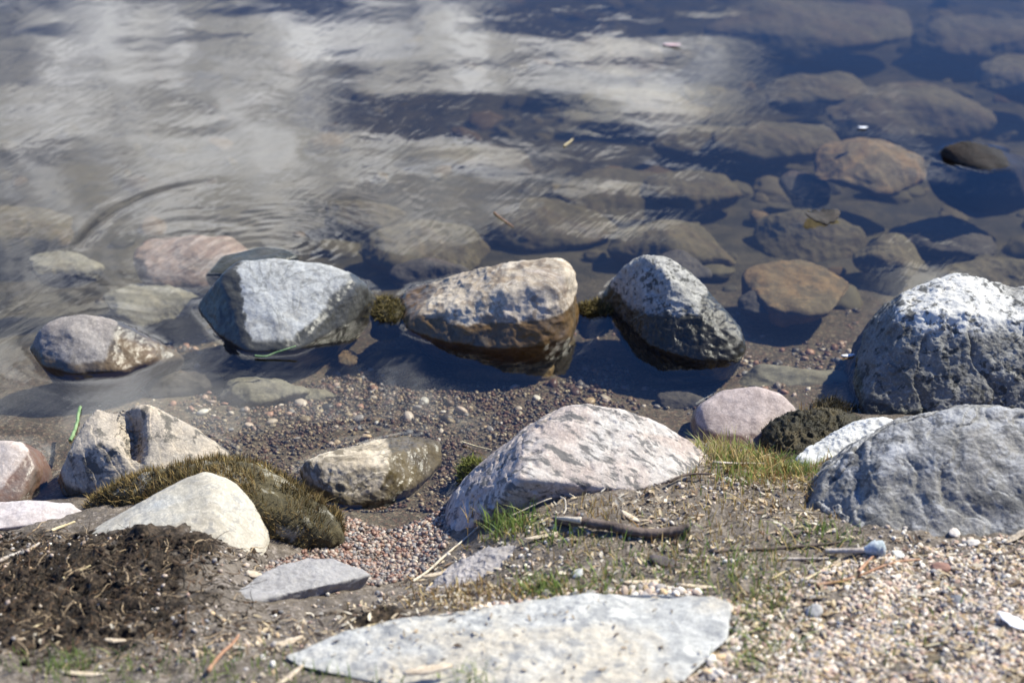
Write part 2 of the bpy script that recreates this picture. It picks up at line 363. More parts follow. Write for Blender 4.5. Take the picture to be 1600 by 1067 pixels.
r1 = make_rock('shore_stone', [(46,545,'z',0),(68,574,'z',0),(120,586,'z',0),(190,580,'z',0),(238,562,'z',0),(246,540,'z',-.005),(62,515,'y',2.99),(88,496,'y',3.01),(125,491,'y',3.02),(165,497,'y',3.02),(205,512,'y',3.02),(232,530,'y',3.01),(120,520,'y',2.975),(290,560,'z',-.03)],
  rock_mat('grey_stone_brown_algae', (.23, .205, .185), (.35, .32, .29), (.28, .24, .21), spot=(.10, .09, .08), spot_amt=.5, spot_scale=70, wet=[wet_or_shade_side(aty(188,497,3.02), aty(150,580,2.95), aty(220,540,2.98), .03), (UP, .016, .02)], wet_col=(.16, .105, .05), wet_dark=.35, seed=1),
  'small rounded stone in water, grey on its left and wet brown on its right', disp=((.006, 14, 'f', None), (.003, 45, 'f', None)), seed=1, back=.08)
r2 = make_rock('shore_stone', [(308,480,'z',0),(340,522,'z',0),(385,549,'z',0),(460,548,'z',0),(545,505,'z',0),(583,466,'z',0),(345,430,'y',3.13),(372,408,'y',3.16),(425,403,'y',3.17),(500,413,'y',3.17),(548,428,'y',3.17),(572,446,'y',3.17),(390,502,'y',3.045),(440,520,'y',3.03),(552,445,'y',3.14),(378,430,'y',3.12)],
  rock_mat('pale_blue_grey_stone', (.33, .335, .33), (.44, .445, .435), (.37, .365, .345), spot=(.22, .21, .19), spot_amt=.5, spot_scale=28, scale=8, wet=[wet_or_shade_side(aty(556,436,3.14), aty(446,528,3.03), aty(560,480,3.1), .035), wet_or_shade_side(aty(376,415,3.14), aty(392,510,3.05), aty(340,480,3.1), .075), (UP, .014, .012)], wet_col=(.075, .072, .06), wet_dark=.2, vein=((.12, .12, .11), .5), seed=2),  # second wet plane paints the shade of the left face; right rim is wet
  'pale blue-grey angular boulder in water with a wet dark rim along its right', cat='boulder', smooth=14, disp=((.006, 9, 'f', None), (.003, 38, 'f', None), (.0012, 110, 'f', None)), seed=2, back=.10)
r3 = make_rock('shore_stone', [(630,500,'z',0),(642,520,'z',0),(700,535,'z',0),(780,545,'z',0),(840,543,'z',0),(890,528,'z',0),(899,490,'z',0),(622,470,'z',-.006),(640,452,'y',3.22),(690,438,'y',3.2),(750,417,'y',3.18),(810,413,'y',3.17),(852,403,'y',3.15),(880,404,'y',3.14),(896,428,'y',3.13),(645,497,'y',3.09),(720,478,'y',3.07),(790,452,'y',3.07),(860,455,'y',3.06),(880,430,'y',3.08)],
  rock_mat('tan_stone', (.38, .315, .235), (.57, .49, .38), (.43, .36, .30), spot=(.17, .12, .08), spot_amt=.7, spot_scale=26, thr=.53, scale=10, wet=[((-.08, .0, 1.0), .040, .030)], wet_col=(.15, .085, .028), wet_dark=.26, vein=((.25, .18, .11), .5), seed=3),  # wet band also paints in shade under the overhung lower front
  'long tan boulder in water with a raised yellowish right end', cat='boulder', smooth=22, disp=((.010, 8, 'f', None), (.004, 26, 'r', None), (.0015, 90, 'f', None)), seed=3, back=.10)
r4 = make_rock('shore_stone', [(938,465,'z',0),(975,502,'z',0),(1010,536,'z',0),(1050,553,'z',0),(1105,566,'z',0),(1150,564,'z',0),(1164,545,'z',0),(960,438,'y',3.19),(985,410,'y',3.18),(1003,397,'y',3.16),(1045,403,'y',3.15),(1078,425,'y',3.13),(1112,460,'y',3.10),(1142,495,'y',3.06),(1162,528,'y',3.0),(1040,430,'y',3.1),(1095,490,'y',3.03),(1130,535,'y',2.985),(1010,440,'y',3.12)],
  rock_mat('black_speckled_white_stone', (.27, .26, .235), (.43, .415, .375), (.36, .345, .31), spot=(.035, .035, .032), spot_amt=.85, spot_scale=85, thr=.52, scale=12, wet=[((-.25, 0, 1.0), -.022, .05), (UP, .03, .03)], wet_col=(.03, .027, .018), wet_dark=.14, fine=.5, seed=4),
  'speckled black and white boulder leaning to the right in the water', cat='boulder', smooth=20, disp=((.007, 11, 'f', None), (.004, 40, 'r', None), (.002, 100, 'f', None)), seed=4, back=.08)
r5 = make_rock('shore_boulder', [(1341,618,'z',.0),(1350,648,'z',0),(1400,662,'z',0),(1500,668,'z',.0),(1620,674,'z',.0),(1740,650,'z',0),(1345,588,'y',2.87),(1357,540,'y',2.92),(1385,490,'y',2.96),(1412,459,'y',2.98),(1462,446,'y',3.0),(1484,432,'y',3.02),(1510,434,'y',3.02),(1560,449,'y',3.0),(1605,457,'y',3.0),(1720,480,'y',2.98),(1405,492,'y',2.89),(1480,488,'y',2.86),(1560,492,'y',2.86),(1620,500,'y',2.86),(1465,560,'y',2.82),(1720,540,'y',2.84),(1370,600,'y',2.81)],
  rock_mat('white_topped_grey_rock', (.125, .12, .11), (.31, .30, .275), (.20, .19, .175), spot=(.03, .03, .028), spot_amt=.85, spot_scale=44, thr=.53, scale=14, top=((.56, .545, .51), .128, .93, .05), wet=[(UP, .022, .03)], wet_col=(.02, .022, .012), wet_dark=.3, fine=.8, seed=5),
  'big rough grey boulder with a flat white top at the right edge of the water', cat='boulder', sub=8, smooth=12, disp=((.014, 6, 'f', None), (.012, 13, 's', ((.9, .2, -.5), (0, 1, 0), (0, 0, 1))), (.008, 16, 'b', None), (.0035, 60, 'f', None), (.0018, 130, 'f', None)), seed=5, back=.16)
r6 = make_rock('shore_boulder', [(1272,775,'z',.10),(1268,803,'z',.12),(1325,840,'z',.14),(1400,855,'z',.145),(1500,853,'z',.15),(1620,845,'z',.16),(1780,830,'z',.17),(1292,745,'y',2.36),(1322,718,'y',2.38),(1362,688,'y',2.39),(1420,658,'y',2.40),(1480,643,'y',2.40),(1532,640,'y',2.40),(1605,644,'y',2.40),(1760,680,'y',2.38),(1380,730,'y',2.32),(1520,690,'y',2.33),(1660,700,'y',2.33)],
  rock_mat('rough_dark_grey_rock', (.19, .18, .162), (.32, .305, .28), (.24, .225, .205), spot=(.085, .082, .078), spot_amt=.85, spot_scale=40, stretch=((.75, -.35, -.55), .35), thr=.53, scale=13, top=((.47, .47, .48), .78, .7), fine=.9, seed=6),
  'large rough dark grey boulder sunk in the soil at the right edge', cat='boulder', sub=8, smooth=22, disp=((.012, 6, 'f', None), (.012, 11, 's', ((.55, -.30, .75), (0, 1, 0), (0, 0, 1))), (.005, 29, 's', ((.75, -.2, .65), (0, 1, 0), (0, 0, 1))), (.004, 20, 'f', None), (.0022, 75, 'f', None), (.0012, 170, 'f', None)), seed=6, back=.16)
r7 = make_rock('shore_boulder', [(690,862,'z',-.005),(692,805,'z',-.05),(706,778,'z',-.03),(762,806,'z',.085),(830,782,'z',.11),(900,772,'z',.115),(1000,768,'z',.12),(1055,750,'z',.12),(1112,730,'z',.09),(716,772,'y',2.47),(742,735,'y',2.50),(790,700,'y',2.52),(830,666,'y',2.53),(880,637,'y',2.53),(922,631,'y',2.53),(975,639,'y',2.53),(1030,659,'y',2.53),(1077,690,'y',2.52),(1108,716,'y',2.50),(822,690,'y',2.45),(812,748,'y',2.352),(850,655,'y',2.52)],
  rock_mat('pink_granite', (.40, .325, .28), (.56, .475, .41), (.51, .475, .43), spot=(.105, .10, .095), spot_amt=.92, spot_scale=66, stretch=((.85, -.45, -.25), .36), thr=.512, scale=22, fine=.6, patch=4, seed=7),
  'broad pink granite boulder at the water edge in the middle of the shore', cat='boulder', sub=8, smooth=14, disp=((.008, 6, 'f', None), (.0028, 46, 'p', ((1, .2, 0), (-.2, 1, 0), (0, 0, 2.0))), (.003, 20, 's', ((.5, -.3, .8), (0, 1, 0), (0, 0, 1))), (.002, 30, 'f', None), (.0010, 130, 'f', None)), seed=7, back=.14)
r8 = make_rock('shore_stone', [(1079,660,'z',0),(1085,688,'z',0),(1130,706,'z',.0),(1190,712,'z',.0),(1240,690,'z',0),(1094,632,'y',2.74),(1130,610,'y',2.77),(1180,604,'y',2.77),(1220,614,'y',2.77),(1245,640,'y',2.76)],
  rock_mat('rosy_round_stone', (.36, .29, .265), (.46, .38, .35), (.42, .36, .34), spot=(.2, .17, .16), spot_amt=.4, spot_scale=160, scale=30, wet=[(UP, .020, .006)], wet_col=(.11, .05, .035), wet_dark=.4, fine=.35, seed=8),
  'smooth domed rosy stone at the water line beside a black mossy lump', smooth=45, disp=((.003, 10, 'f', None), (.0012, 70, 'f', None)), seed=8, back=.08)
r9 = make_rock('mossy_lump', [(1186,705,'z',.0),(1215,738,'z',.02),(1270,738,'z',.03),(1345,700,'z',.03),(1198,668,'y',2.68),(1230,646,'y',2.70),(1290,641,'y',2.71),(1345,652,'y',2.70),(1240,690,'y',2.62)],
  rock_mat('black_algae_mud', (.022, .02, .012), (.05, .042, .022), (.09, .065, .025), scale=16, fine=1.0, rough=.7, seed=9),
  'black mossy lump between the domed rosy stone and the small white stone', 'mossy stone', smooth=20, disp=((.010, 16, 'f', None), (.007, 50, 'r', None), (.004, 130, 'f', None)), seed=9, back=.07)
r10 = make_rock('shore_stone', [(1240,722,'z',.04),(1262,728,'z',.05),(1335,708,'z',.055),(1402,672,'z',.06),(1262,702,'y',2.6),(1292,683,'y',2.63),(1332,661,'y',2.65),(1375,652,'y',2.65),(1403,660,'y',2.64)],
  rock_mat('white_stone', (.52, .51, .48), (.74, .73, .69), None, spot=(.14, .13, .12), spot_amt=.6, spot_scale=60, scale=20, seed=10),
  'small white stone wedged in grass behind the dark grey boulder', smooth=18, disp=((.005, 20, 'f', None), (.003, 60, 'r', None)), seed=10, back=.05)
def carve11(V, N):
    px = project(V); x0 = 205 + (px[:, 1]-640)*.10 + 9*fbm(V*30, 3)
    d = np.exp(-((px[:, 0]-x0)/15)**2)*sstep(px[:, 1], 740, 690)*(V[:, 2] > .02)
    e = np.exp(-((px[:, 0]-180)/26)**2)*sstep(px[:, 1], 705, 650)*(V[:, 2] > .02)
    return V - N*(d*sstep(px[:, 1], 634, 652)*.040 + e*.012)[:, None]*np.array([.6, .6, 1.0])
r11 = make_rock('shore_stone', [(94,748,'z',0),(102,772,'z',0),(150,787,'z',0),(205,775,'z',.02),(280,748,'z',.05),(352,715,'z',.03),(108,712,'y',2.56),(134,655,'y',2.62),(150,637,'y',2.64),(218,634,'y',2.65),(240,636,'y',2.65),(300,668,'y',2.64),(350,707,'y',2.60),(224,712,'y',2.56),(160,690,'y',2.565)],
  rock_mat('notched_tan_rock', (.30, .265, .22), (.56, .46, .34), (.42, .36, .29), spot=(.07, .065, .055), spot_amt=.85, spot_scale=30, thr=.52, scale=12, wet=[(UP, .018, .02)], wet_col=(.03, .026, .018), wet_dark=.2, fine=.6, seed=11),
  'jagged tan and grey rock with a dark notch beside its ridge', cat='rock', sub=8, smooth=26, disp=((.007, 10, 'f', None), (.003, 30, 's', ((.8, .2, .5), (0, 1, 0), (0, 0, 1))), (.0012, 110, 'f', None)), seed=11, back=.06, carve=carve11)
r12 = make_rock('shore_boulder', [(112,868,'z',.085),(180,850,'z',.10),(235,850,'z',.10),(290,870,'z',.09),(340,885,'z',.08),(388,893,'z',.065),(413,872,'z',.06),(150,824,'y',2.335),(220,793,'y',2.37),(264,768,'y',2.385),(290,746,'y',2.395),(320,736,'y',2.40),(360,752,'y',2.39),(395,788,'y',2.37),(414,830,'y',2.33),(330,800,'y',2.315)],
  rock_mat('smooth_yellow_grey_stone', (.45, .41, .33), (.60, .535, .42), (.48, .48, .45), spot=(.26, .25, .23), spot_amt=.7, spot_scale=60, thr=.53, scale=9, fine=.35, vein=((.30, .26, .2), .35), seed=12),
  'smooth pointed yellowish-grey boulder half buried in black soil', cat='boulder', smooth=26, disp=((.006, 8, 'f', None), (.0015, 60, 'f', None)), seed=12, back=.06)
r13 = make_rock('moss_covered_stone', [(128,800,'z',.03),(200,800,'z',.04),(430,870,'z',.03),(530,856,'z',.005),(150,772,'y',2.45),(200,746,'y',2.47),(260,736,'y',2.48),(330,718,'y',2.485),(400,725,'y',2.48),(442,755,'y',2.46),(482,783,'y',2.43),(520,805,'y',2.40),(531,840,'y',2.35),(440,800,'y',2.36)],
  rock_mat('moss_stone', (.07, .058, .028), (.12, .095, .045), (.05, .042, .022), spot=(.45, .42, .34), spot_amt=.6, spot_scale=26, scale=18, fine=.9, rough=.9, seed=13),
  'rounded mound of a stone under olive moss behind the smooth pointed boulder', 'mossy stone', smooth=30, disp=((.010, 12, 'f', None), (.006, 50, 'f', None), (.003, 120, 'f', None)), seed=13, back=.06)
r14 = make_rock('flat_stone', [(333,944,'z',.142),(400,903,'z',.122),(440,881,'z',.11),(480,868,'z',.10),(520,871,'z',.10),(560,884,'z',.095),(584,898,'z',.09),(540,908,'z',.09),(490,922,'z',.095),(440,928,'z',.118),(370,945,'z',.138)],
  rock_mat('violet_grey_slate', (.27, .255, .245), (.36, .345, .33), (.32, .30, .285), spot=(.22, .2, .2), spot_amt=.4, spot_scale=60, scale=14, seed=14),
  'flat violet-grey slab lying on soil below the mossy mound', 'flat stone', smooth=6, disp=((.008, 14, 'f', None), (.004, 40, 'b', None), (.001, 110, 'f', None)), seed=14, sink=.06)
r15 = make_rock('flat_stone', [(662,922,'z',.10),(700,884,'z',.11),(760,856,'z',.122),(808,851,'z',.128),(802,872,'z',.124),(772,892,'z',.12),(742,921,'z',.12),(700,928,'z',.11)],
  rock_mat('pinkish_grey_slate', (.30, .27, .255), (.43, .39, .37), (.36, .33, .31), spot=(.15, .13, .12), spot_amt=.6, spot_scale=70, scale=16, fine=.7, seed=15),
  'small pinkish-grey flat stone beside the pale curved root', 'flat stone', smooth=6, disp=((.006, 16, 'f', None), (.004, 45, 'r', None)), seed=15, sink=.06)
r16 = make_rock('flat_stone', [(448,1026,'z',.20),(540,985,'z',.205),(640,966,'z',.205),(760,948,'z',.21),(880,933,'z',.212),(1000,926,'z',.215),(1110,932,'z',.215),(1140,945,'z',.215),(1132,1000,'z',.222),(1085,1042,'z',.225),(1055,1075,'z',.228),(970,1110,'z',.23),(700,1090,'z',.222),(470,1040,'z',.205),(800,1000,'z',.232)],
  rock_mat('pale_lichen_slab', (.39, .385, .365), (.55, .535, .49), (.51, .45, .355), spot=(.25, .25, .245), spot_amt=.8, spot_scale=36, thr=.53, scale=9, fine=.5, seed=16),
  'long pale slab with yellowish lichen lying flush with the ground in front', 'flat stone', sub=8, smooth=5, disp=((.010, 9, 'f', None), (.004, 40, 'f', None), (.001, 120, 'f', None)), seed=16, sink=.06)
r17 = make_rock('shore_stone', [(467,735,'z',-.002),(480,766,'z',-.002),(540,791,'z',-.002),(602,783,'z',-.004),(645,762,'z',-.006),(480,718,'y',2.58),(520,705,'y',2.6),(580,703,'y',2.61),(618,708,'y',2.6),(520,732,'y',2.56),(600,735,'y',2.55),(692,688,'z',-.018),(640,679,'z',-.012),(690,725,'z',-.03)],
  rock_mat('wet_tan_stone', (.40, .33, .24), (.58, .50, .38), (.47, .40, .3), spot=(.10, .075, .04), spot_amt=.75, spot_scale=42, scale=14, wet=[wet_or_shade_side(aty(612,703,2.6), aty(585,790,2.52), aty(650,740,2.56), .03), (UP, .012, .014)], wet_col=(.11, .08, .03), wet_dark=.35, vein=((.1, .08, .05), .6), seed=17),
  'wet tan stone in the gravelly shallows with a dry cream top', smooth=24, disp=((.006, 14, 'f', None), (.003, 45, 'r', None)), seed=17, back=.05, sink=.06)
r18 = make_rock('shore_stone', [(56,745,'z',0),(30,782,'z',0),(-10,792,'z',0),(-90,780,'z',0),(-90,700,'y',2.6),(-20,689,'y',2.61),(20,689,'y',2.61),(44,703,'y',2.6),(56,730,'y',2.575)],
  rock_mat('salmon_stone', (.46, .38, .33), (.60, .52, .46), (.52, .45, .40), spot=(.3, .2, .16), spot_amt=.5, spot_scale=40, wet=[wet_or_shade_side(aty(46,703,2.6), aty(-20,775,2.54), aty(50,740,2.57), .014)], wet_col=(.17, .075, .04), wet_dark=.42, seed=18),
  'rounded salmon pink stone at the left edge with a wet brown side', smooth=26, disp=((.004, 12, 'f', None), (.002, 50, 'f', None)), seed=18, back=.08)
r19 = make_rock('flat_stone', [(-90,800,'z',.045),(-20,783,'z',.052),(60,782,'z',.055),(112,787,'z',.05),(132,800,'z',.042),(80,817,'z',.05),(0,826,'z',.055),(-90,826,'z',.055),(40,800,'z',.062)],
  rock_mat('pale_rose_slab', (.46, .40, .38), (.60, .53, .50), (.53, .49, .47), spot=(.3, .24, .23), spot_amt=.5, spot_scale=50, seed=19),
  'low pale rose flat stone at the left edge of the shore', 'flat stone', smooth=10, disp=((.005, 14, 'f', None), (.002, 50, 'f', None)), seed=19, sink=.06)
r20 = make_rock('shore_stone', [(1468,240,'z',.002),(1500,258,'z',0),(1545,268,'z',0),(1580,262,'z',0),(1478,228,'y',3.85),(1510,219,'y',3.86),(1548,230,'y',3.86),(1445,270,'z',-.07),(1458,300,'z',-.10),(1530,332,'z',-.12),(1610,322,'z',-.12),(1640,260,'z',-.08)],
  rock_mat('dark_wet_stone', (.014, .012, .012), (.03, .026, .025), (.035, .02, .012), scale=14, fine=.5, rough=.9, seed=20),
  'dark wet stone whose tip just breaks the water far out on the right', smooth=26, disp=((.005, 14, 'f', None), (.002, 50, 'f', None)), seed=20, back=.05, sink=.03)
r21 = make_rock('shore_stone', [(318,432,'z',-.004),(345,402,'z',.006),(400,386,'z',.010),(445,388,'z',.008),(470,402,'z',-.004),(400,420,'z',.012)],
  rock_mat('dark_olive_wet_stone', (.05, .05, .03), (.10, .10, .07), (.16, .14, .1), wet=[(UP, .2, .01)], wet_dark=.6, scale=14, fine=.5, seed=21),
  'low dark stone barely awash right behind the pale blue-grey boulder', smooth=20, disp=((.005, 16, 'f', None),), seed=21, sink=.1)

# ------------------------------------------------------------------ stones lying under the water
def sub_rock(x0, x1, y0, y1, ztop, mat, label, seed, tilt=0.0, flat=1.0):
    """px extents of the visible outline and the level of its top below the surface"""
    rg = np.random.default_rng(seed+100); cxp, cyp = (x0+x1)/2, (y0+y1)/2
    zc = ztop-.02; c = atz(cxp, cyp, zc); rx = abs(atz(x1, cyp, zc)[0]-atz(x0, cyp, zc)[0])/2; ry = abs(atz(cxp, y0, zc)[1]-atz(cxp, y1, zc)[1])/2*.92
    rz = min(.5*(rx+ry)*.34*flat, .07); P = []
    for k in range(18):
        d = rg.normal(size=3); d /= np.linalg.norm(d)
        q = d*rg.uniform(.92, 1.06)
        q[:2] = [q[0]*math.cos(tilt)-q[1]*math.sin(tilt)*rx/ry*.5, q[1]+q[0]*math.sin(tilt)*.4]
        P.append(c + [q[0]*rx, q[1]*ry, q[2]*rz - rz + .02])
    V, F = star(P, 6, 26)
    off = seed*3.3
    V = V + normals(V, F)*(fbm(V*6+off, 4)*.024 + fbm(V*36+off, 3, .5, True)*.0025)[:, None]
    cc = np.array([c[0], c[1], V[:, 2].min()]); o = link('sunken_stone', mesh_from('sunken_stone', V-cc, F), mat, loc=cc)
    tag(o, label, 'sunken stone', 'stones lying under the water'); ROCK_MESH.append((o, V, F)); return o
olive = rock_mat('silted_olive_stone', (.105, .086, .046), (.15, .122, .068), (.12, .085, .047), spot=(.07, .06, .04), spot_amt=.4, spot_scale=40, scale=10, fine=.3, seed=31)
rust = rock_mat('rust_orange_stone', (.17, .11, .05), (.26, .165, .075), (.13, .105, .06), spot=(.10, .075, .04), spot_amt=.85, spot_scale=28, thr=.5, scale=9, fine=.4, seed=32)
pinks = rock_mat('pink_sunken_stone', (.19, .13, .10), (.29, .195, .15), (.14, .115, .085), spot=(.12, .08, .06), spot_amt=.5, spot_scale=30, scale=8, fine=.4, seed=33)
pale = rock_mat('pale_silt_stone', (.18, .165, .12), (.26, .235, .175), (.18, .15, .095), spot=(.16, .14, .1), spot_amt=.4, spot_scale=30, scale=8, fine=.3, seed=34)
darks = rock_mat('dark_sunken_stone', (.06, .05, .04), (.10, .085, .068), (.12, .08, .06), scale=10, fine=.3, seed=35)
SUB = [(185,400,350,440,-.012,pinks,'sunken pink stone under rings behind the small grey and brown stone',.2),
 (555,800,332,420,-.10,olive,'sunken olive stone behind the gap between the two middle boulders',-.2),
 (1140,1352,395,492,-.03,rust,'sunken orange-brown stone behind and right of the speckled boulder',.1),
 (935,1212,332,402,-.10,olive,'long sunken olive stone behind the top of the speckled boulder',-.25),
 (1250,1462,202,288,-.045,rust,'sunken orange stone left of the dark tip far out',.1),
 (1085,1320,178,238,-.13,olive,'sunken olive stone left of the far orange one',0),
 (1185,1362,92,165,-.14,olive,'oval sunken stone beyond the far orange one',0),
 (1328,1452,360,432,-.09,olive,'round sunken stone between the orange-brown stone and the white-topped boulder',0),
 (1150,1370,312,396,-.12,olive,'sunken stone with a dark leaf above it',0),
 (598,742,405,446,-.05,darks,'sunken brown stone touching the back of the long tan boulder',0),
 (1275,1565,108,200,-.14,olive,'wide sunken stone beyond the dark tip',-.1),
 (1008,1116,395,442,-.03,darks,'sunken brown stone tight behind the speckled boulder',0),
 (25,165,385,440,-.06,pale,'sunken pale stone left of the pink sunken one',0),
 (145,335,436,502,-.05,pale,'sunken grey-cream stone left of the pale blue-grey boulder',-.1),
 (335,492,590,634,-.04,pale,'flat sunken greenish-cream stone in the gravelly shallows',.1),
 (1120,1420,556,625,-.05,pale,'wide pale sunken slab in front of the white-topped boulder',.25),
 (180,372,575,618,-.05,darks,'dark sunken stone in front of the small grey and brown stone',0),
 (1060,1440,-40,66,-.16,olive,'broad sunken stone at the top right of the water',0),
 (1520,1680,70,160,-.13,olive,'sunken stone at the right edge, far out',0),
 (1150,1246,455,502,-.06,darks,'small sunken stone beside the right foot of the speckled boulder',0),
 (-60,135,296,382,-.12,olive,'sunken olive stone at the left edge',0),
 (860,1040,40,110,-.20,olive,'deep sunken stone at the top of the water',0),
 (700,860,600,640,-.07,darks,'dark reddish sunken stone in the shallows behind the pink granite boulder',0),
 (1020,1110,618,650,-.05,darks,'brown sunken stone left of the domed rosy stone',0),
 (850,1080,250,330,-.16,olive,'sunken olive stone far behind the speckled boulder',-.1),
 (560,700,545,600,-.085,darks,'dark flat shape standing in for the shadow of the long tan boulder',.1),  # added dark shape painting in the boulder's cast shadow on the bed
 (690,890,555,602,-.06,rust,'golden brown shape standing in for the reflection of the long tan boulder',0),  # added golden shape in place of the boulder's reflection on the water
 (470,530,615,637,-.062,pale,'small cream sunken stone lying on the gravel',0),
 (528,560,558,580,-.06,rust,'small golden sunken stone on the gravel',0),
 (880,1120,120,190,-.20,olive,'sunken olive stone between the far cloud reflections',.2),
 (1420,1640,0,80,-.19,olive,'sunken stone in the upper right corner',.1),
 (1180,1300,262,318,-.13,darks,'dark sunken stone in front of the far orange one',.1),
 (1000,1250,180,262,-.16,olive,'sunken olive stone left of the dark feather',.15),
 (1390,1560,330,400,-.13,darks,'dark sunken stone in front of the dark tip',0),
 (760,980,300,385,-.15,olive,'sunken olive stone behind the raised end of the long tan boulder',.1),
 (600,860,205,285,-.25,olive,'deep sunken stone below the middle cloud reflections',.1),
 (1000,1170,258,318,-.14,olive,'sunken olive stone left of the dark sunken one',-.1),
 (480,640,300,350,-.17,olive,'deep sunken stone behind the low awash dark stone',.1),
 (1450,1640,395,450,-.10,olive,'sunken stone hidden partly by the top of the white-topped boulder',.0),
 (730,880,655,690,-.05,darks,'reddish sunken stone left of the top of the pink granite boulder',0)]
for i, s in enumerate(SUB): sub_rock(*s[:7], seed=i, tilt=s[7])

# ------------------------------------------------------------------ height of everything seen from above, for scattering
from mathutils.bvhtree import BVHTree
BV = [BVHTree.FromPolygons(V.tolist(), F.tolist()) if len(V) < 50000 else BVHTree.FromPolygons(V[:].tolist(), F.tolist()) for o, V, F in ROCK_MESH]
BB = [(V[:, :2].min(0), V[:, :2].max(0)) for o, V, F in ROCK_MESH]
def rock_top(x, y, only=None):
    best = -9
    for i, b in enumerate(BV):
        if only is not None and i not in only: continue
        lo, hi = BB[i]
        if lo[0] <= x <= hi[0] and lo[1] <= y <= hi[1]:
            h = b.ray_cast(Vector((x, y, 2)), Vector((0, 0, -1)))[0]
            if h is not None: best = max(best, h.z)
    return best
def scatter(n, poly, only_land=True, zmin=-9, zmax=9, dens=None, allow_rock=0.0, seed=1):
    """points on the ground whose picture position falls in poly and that no stone covers; thinned by dens(pixels)"""
    rg = np.random.default_rng(seed); c = np.array([ground(px, py) for px, py in poly]); lo, hi = c[:, :2].min(0)-.03, c[:, :2].max(0)+.03
    out = []; tot = 0
    for _ in range(60):
        q = rg.uniform(lo, hi, (max(n*3, 500), 2)); z = height(q); P = np.concatenate([q, z[:, None]], 1); px = project(P)
        k = in_poly(px, poly) & (z > zmin) & (z < zmax)
        if dens is not None: k &= rg.random(len(q)) < dens(px, P)
        for p in P[k]:
            if rock_top(p[0], p[1]) < p[2]+allow_rock+.001: out.append(p)
            if len(out) >= n: break
        if len(out) >= n: break
    return np.array(out).reshape(-1, 3)

# ------------------------------------------------------------------ gravel
PAL_DRY = np.array([(.55,.43,.34),(.60,.50,.40),(.48,.37,.30),(.70,.63,.54),(.38,.34,.31),(.24,.23,.23),(.58,.42,.25),(.40,.27,.21),(.72,.67,.59),(.30,.27,.25),(.58,.48,.40),(.50,.41,.32)])
PAL_WET = .66*np.array([(.16,.085,.055),(.22,.12,.08),(.10,.075,.055),(.30,.20,.12),(.13,.11,.10),(.40,.30,.18),(.075,.065,.06),(.20,.14,.10),(.50,.40,.27),(.17,.10,.075)])
PAL_MID = np.array([(.32,.18,.13),(.40,.27,.20),(.22,.18,.15),(.50,.40,.31),(.28,.26,.25),(.16,.14,.13),(.58,.50,.42),(.35,.2,.14),(.45,.34,.28)])
def pebbles(name, P, r0, r1, pal, mat, seed, sub=2, bury=.25, flat=(.45, .8), parent=None, tone=.22):
    rg = np.random.default_rng(seed); V0, F0, _ = ico(sub); n = len(P); nv = len(V0); VV = np.zeros((n, nv, 3)); C = np.zeros((n, nv, 3))
    shapes = []
    for k in range(14):
        q = V0*(1+.28*fbm(V0*1.3+k*5.1, 2)[:, None]); q = np.sign(q)*np.abs(q)**rg.uniform(.8, 1.05); shapes.append(q)
    size = r0*(r1/r0)**(rg.random(n)**1.7); a = rg.uniform(0, 6.283, n); fl = rg.uniform(*flat, n); wd = rg.uniform(.6, .95, n); ti = rg.normal(0, .22, (n, 2)); pk = rg.integers(0, len(pal), n); sk = rg.integers(0, 14, n)
    for i in range(n):
        q = shapes[sk[i]]*[size[i], size[i]*wd[i], size[i]*fl[i]]; q = q + np.outer(q[:, 0], [0, 0, ti[i, 0]]) + np.outer(q[:, 1], [0, 0, ti[i, 1]])
        ca, sa = math.cos(a[i]), math.sin(a[i]); VV[i] = np.stack([q[:, 0]*ca-q[:, 1]*sa, q[:, 0]*sa+q[:, 1]*ca, q[:, 2]], 1) + P[i] + [0, 0, size[i]*fl[i]*(1-bury*2)]
        C[i] = pal[pk[i]]*rg.uniform(1-tone, 1+tone)
    F = (F0[None]+(np.arange(n)*nv)[:, None, None]).reshape(-1, 3)
    return link(name, mesh_from(name, VV.reshape(-1, 3), F, True, {'col': np.clip(C, 0, .85).reshape(-1, 3)}), mat, parent)
peb_dry = attr_mat('dry_pebbles', .8, .3, 160); peb_wet = attr_mat('wet_pebbles', .35, .3, 160)
def dn(f): return lambda px, P: np.clip(f(px[:, 0], px[:, 1], P), 0, 1)
def clump(P, s, k): return fbm(np.concatenate([P[:, :2]*s, np.full((len(P), 1), k)], 1), 3)
Pg = scatter(15000, [(980,1100),(1130,960),(1240,895),(1420,850),(1640,830),(1640,1100)], dens=dn(lambda x, y, P: .18+1.1*sstep(x+(y-900)*.9, 1180, 1420)*sstep(y, 845, 920)*(.5+2.0*clump(P, 11, 3))), seed=2)
tag(pebbles('gravel', Pg, .0010, .0052, (PAL_DRY*[.92, .90, .87]+.03), peb_dry, 3, flat=(.22, .55)), 'loose pink, grey and white gravel on the bank at the bottom right', kind='stuff')
Ps = scatter(11500, [(280,560),(620,530),(1000,560),(1100,640),(880,640),(700,760),(700,800),(460,800),(430,760),(300,660)], zmin=-.11, zmax=.002, dens=dn(lambda x, y, P: .42+1.5*clump(P, 7, 1)), seed=3)
tag(pebbles('shallow_gravel', Ps, .0011, .0058, PAL_WET, peb_wet, 4, sub=1), 'red-brown gravel under the clear shallow water', kind='stuff')
Pq = scatter(110, [(300,570),(620,540),(1000,570),(1080,640),(880,640),(700,700),(460,700),(300,660)], zmin=-.11, zmax=.0, seed=13)
tag(pebbles('shallow_stones', Pq, .005, .013, np.concatenate([PAL_WET, PAL_DRY*.8]), peb_wet, 14, flat=(.35, .6)), 'larger tan and brown pebbles strewn over the shallow gravel', kind='stuff')
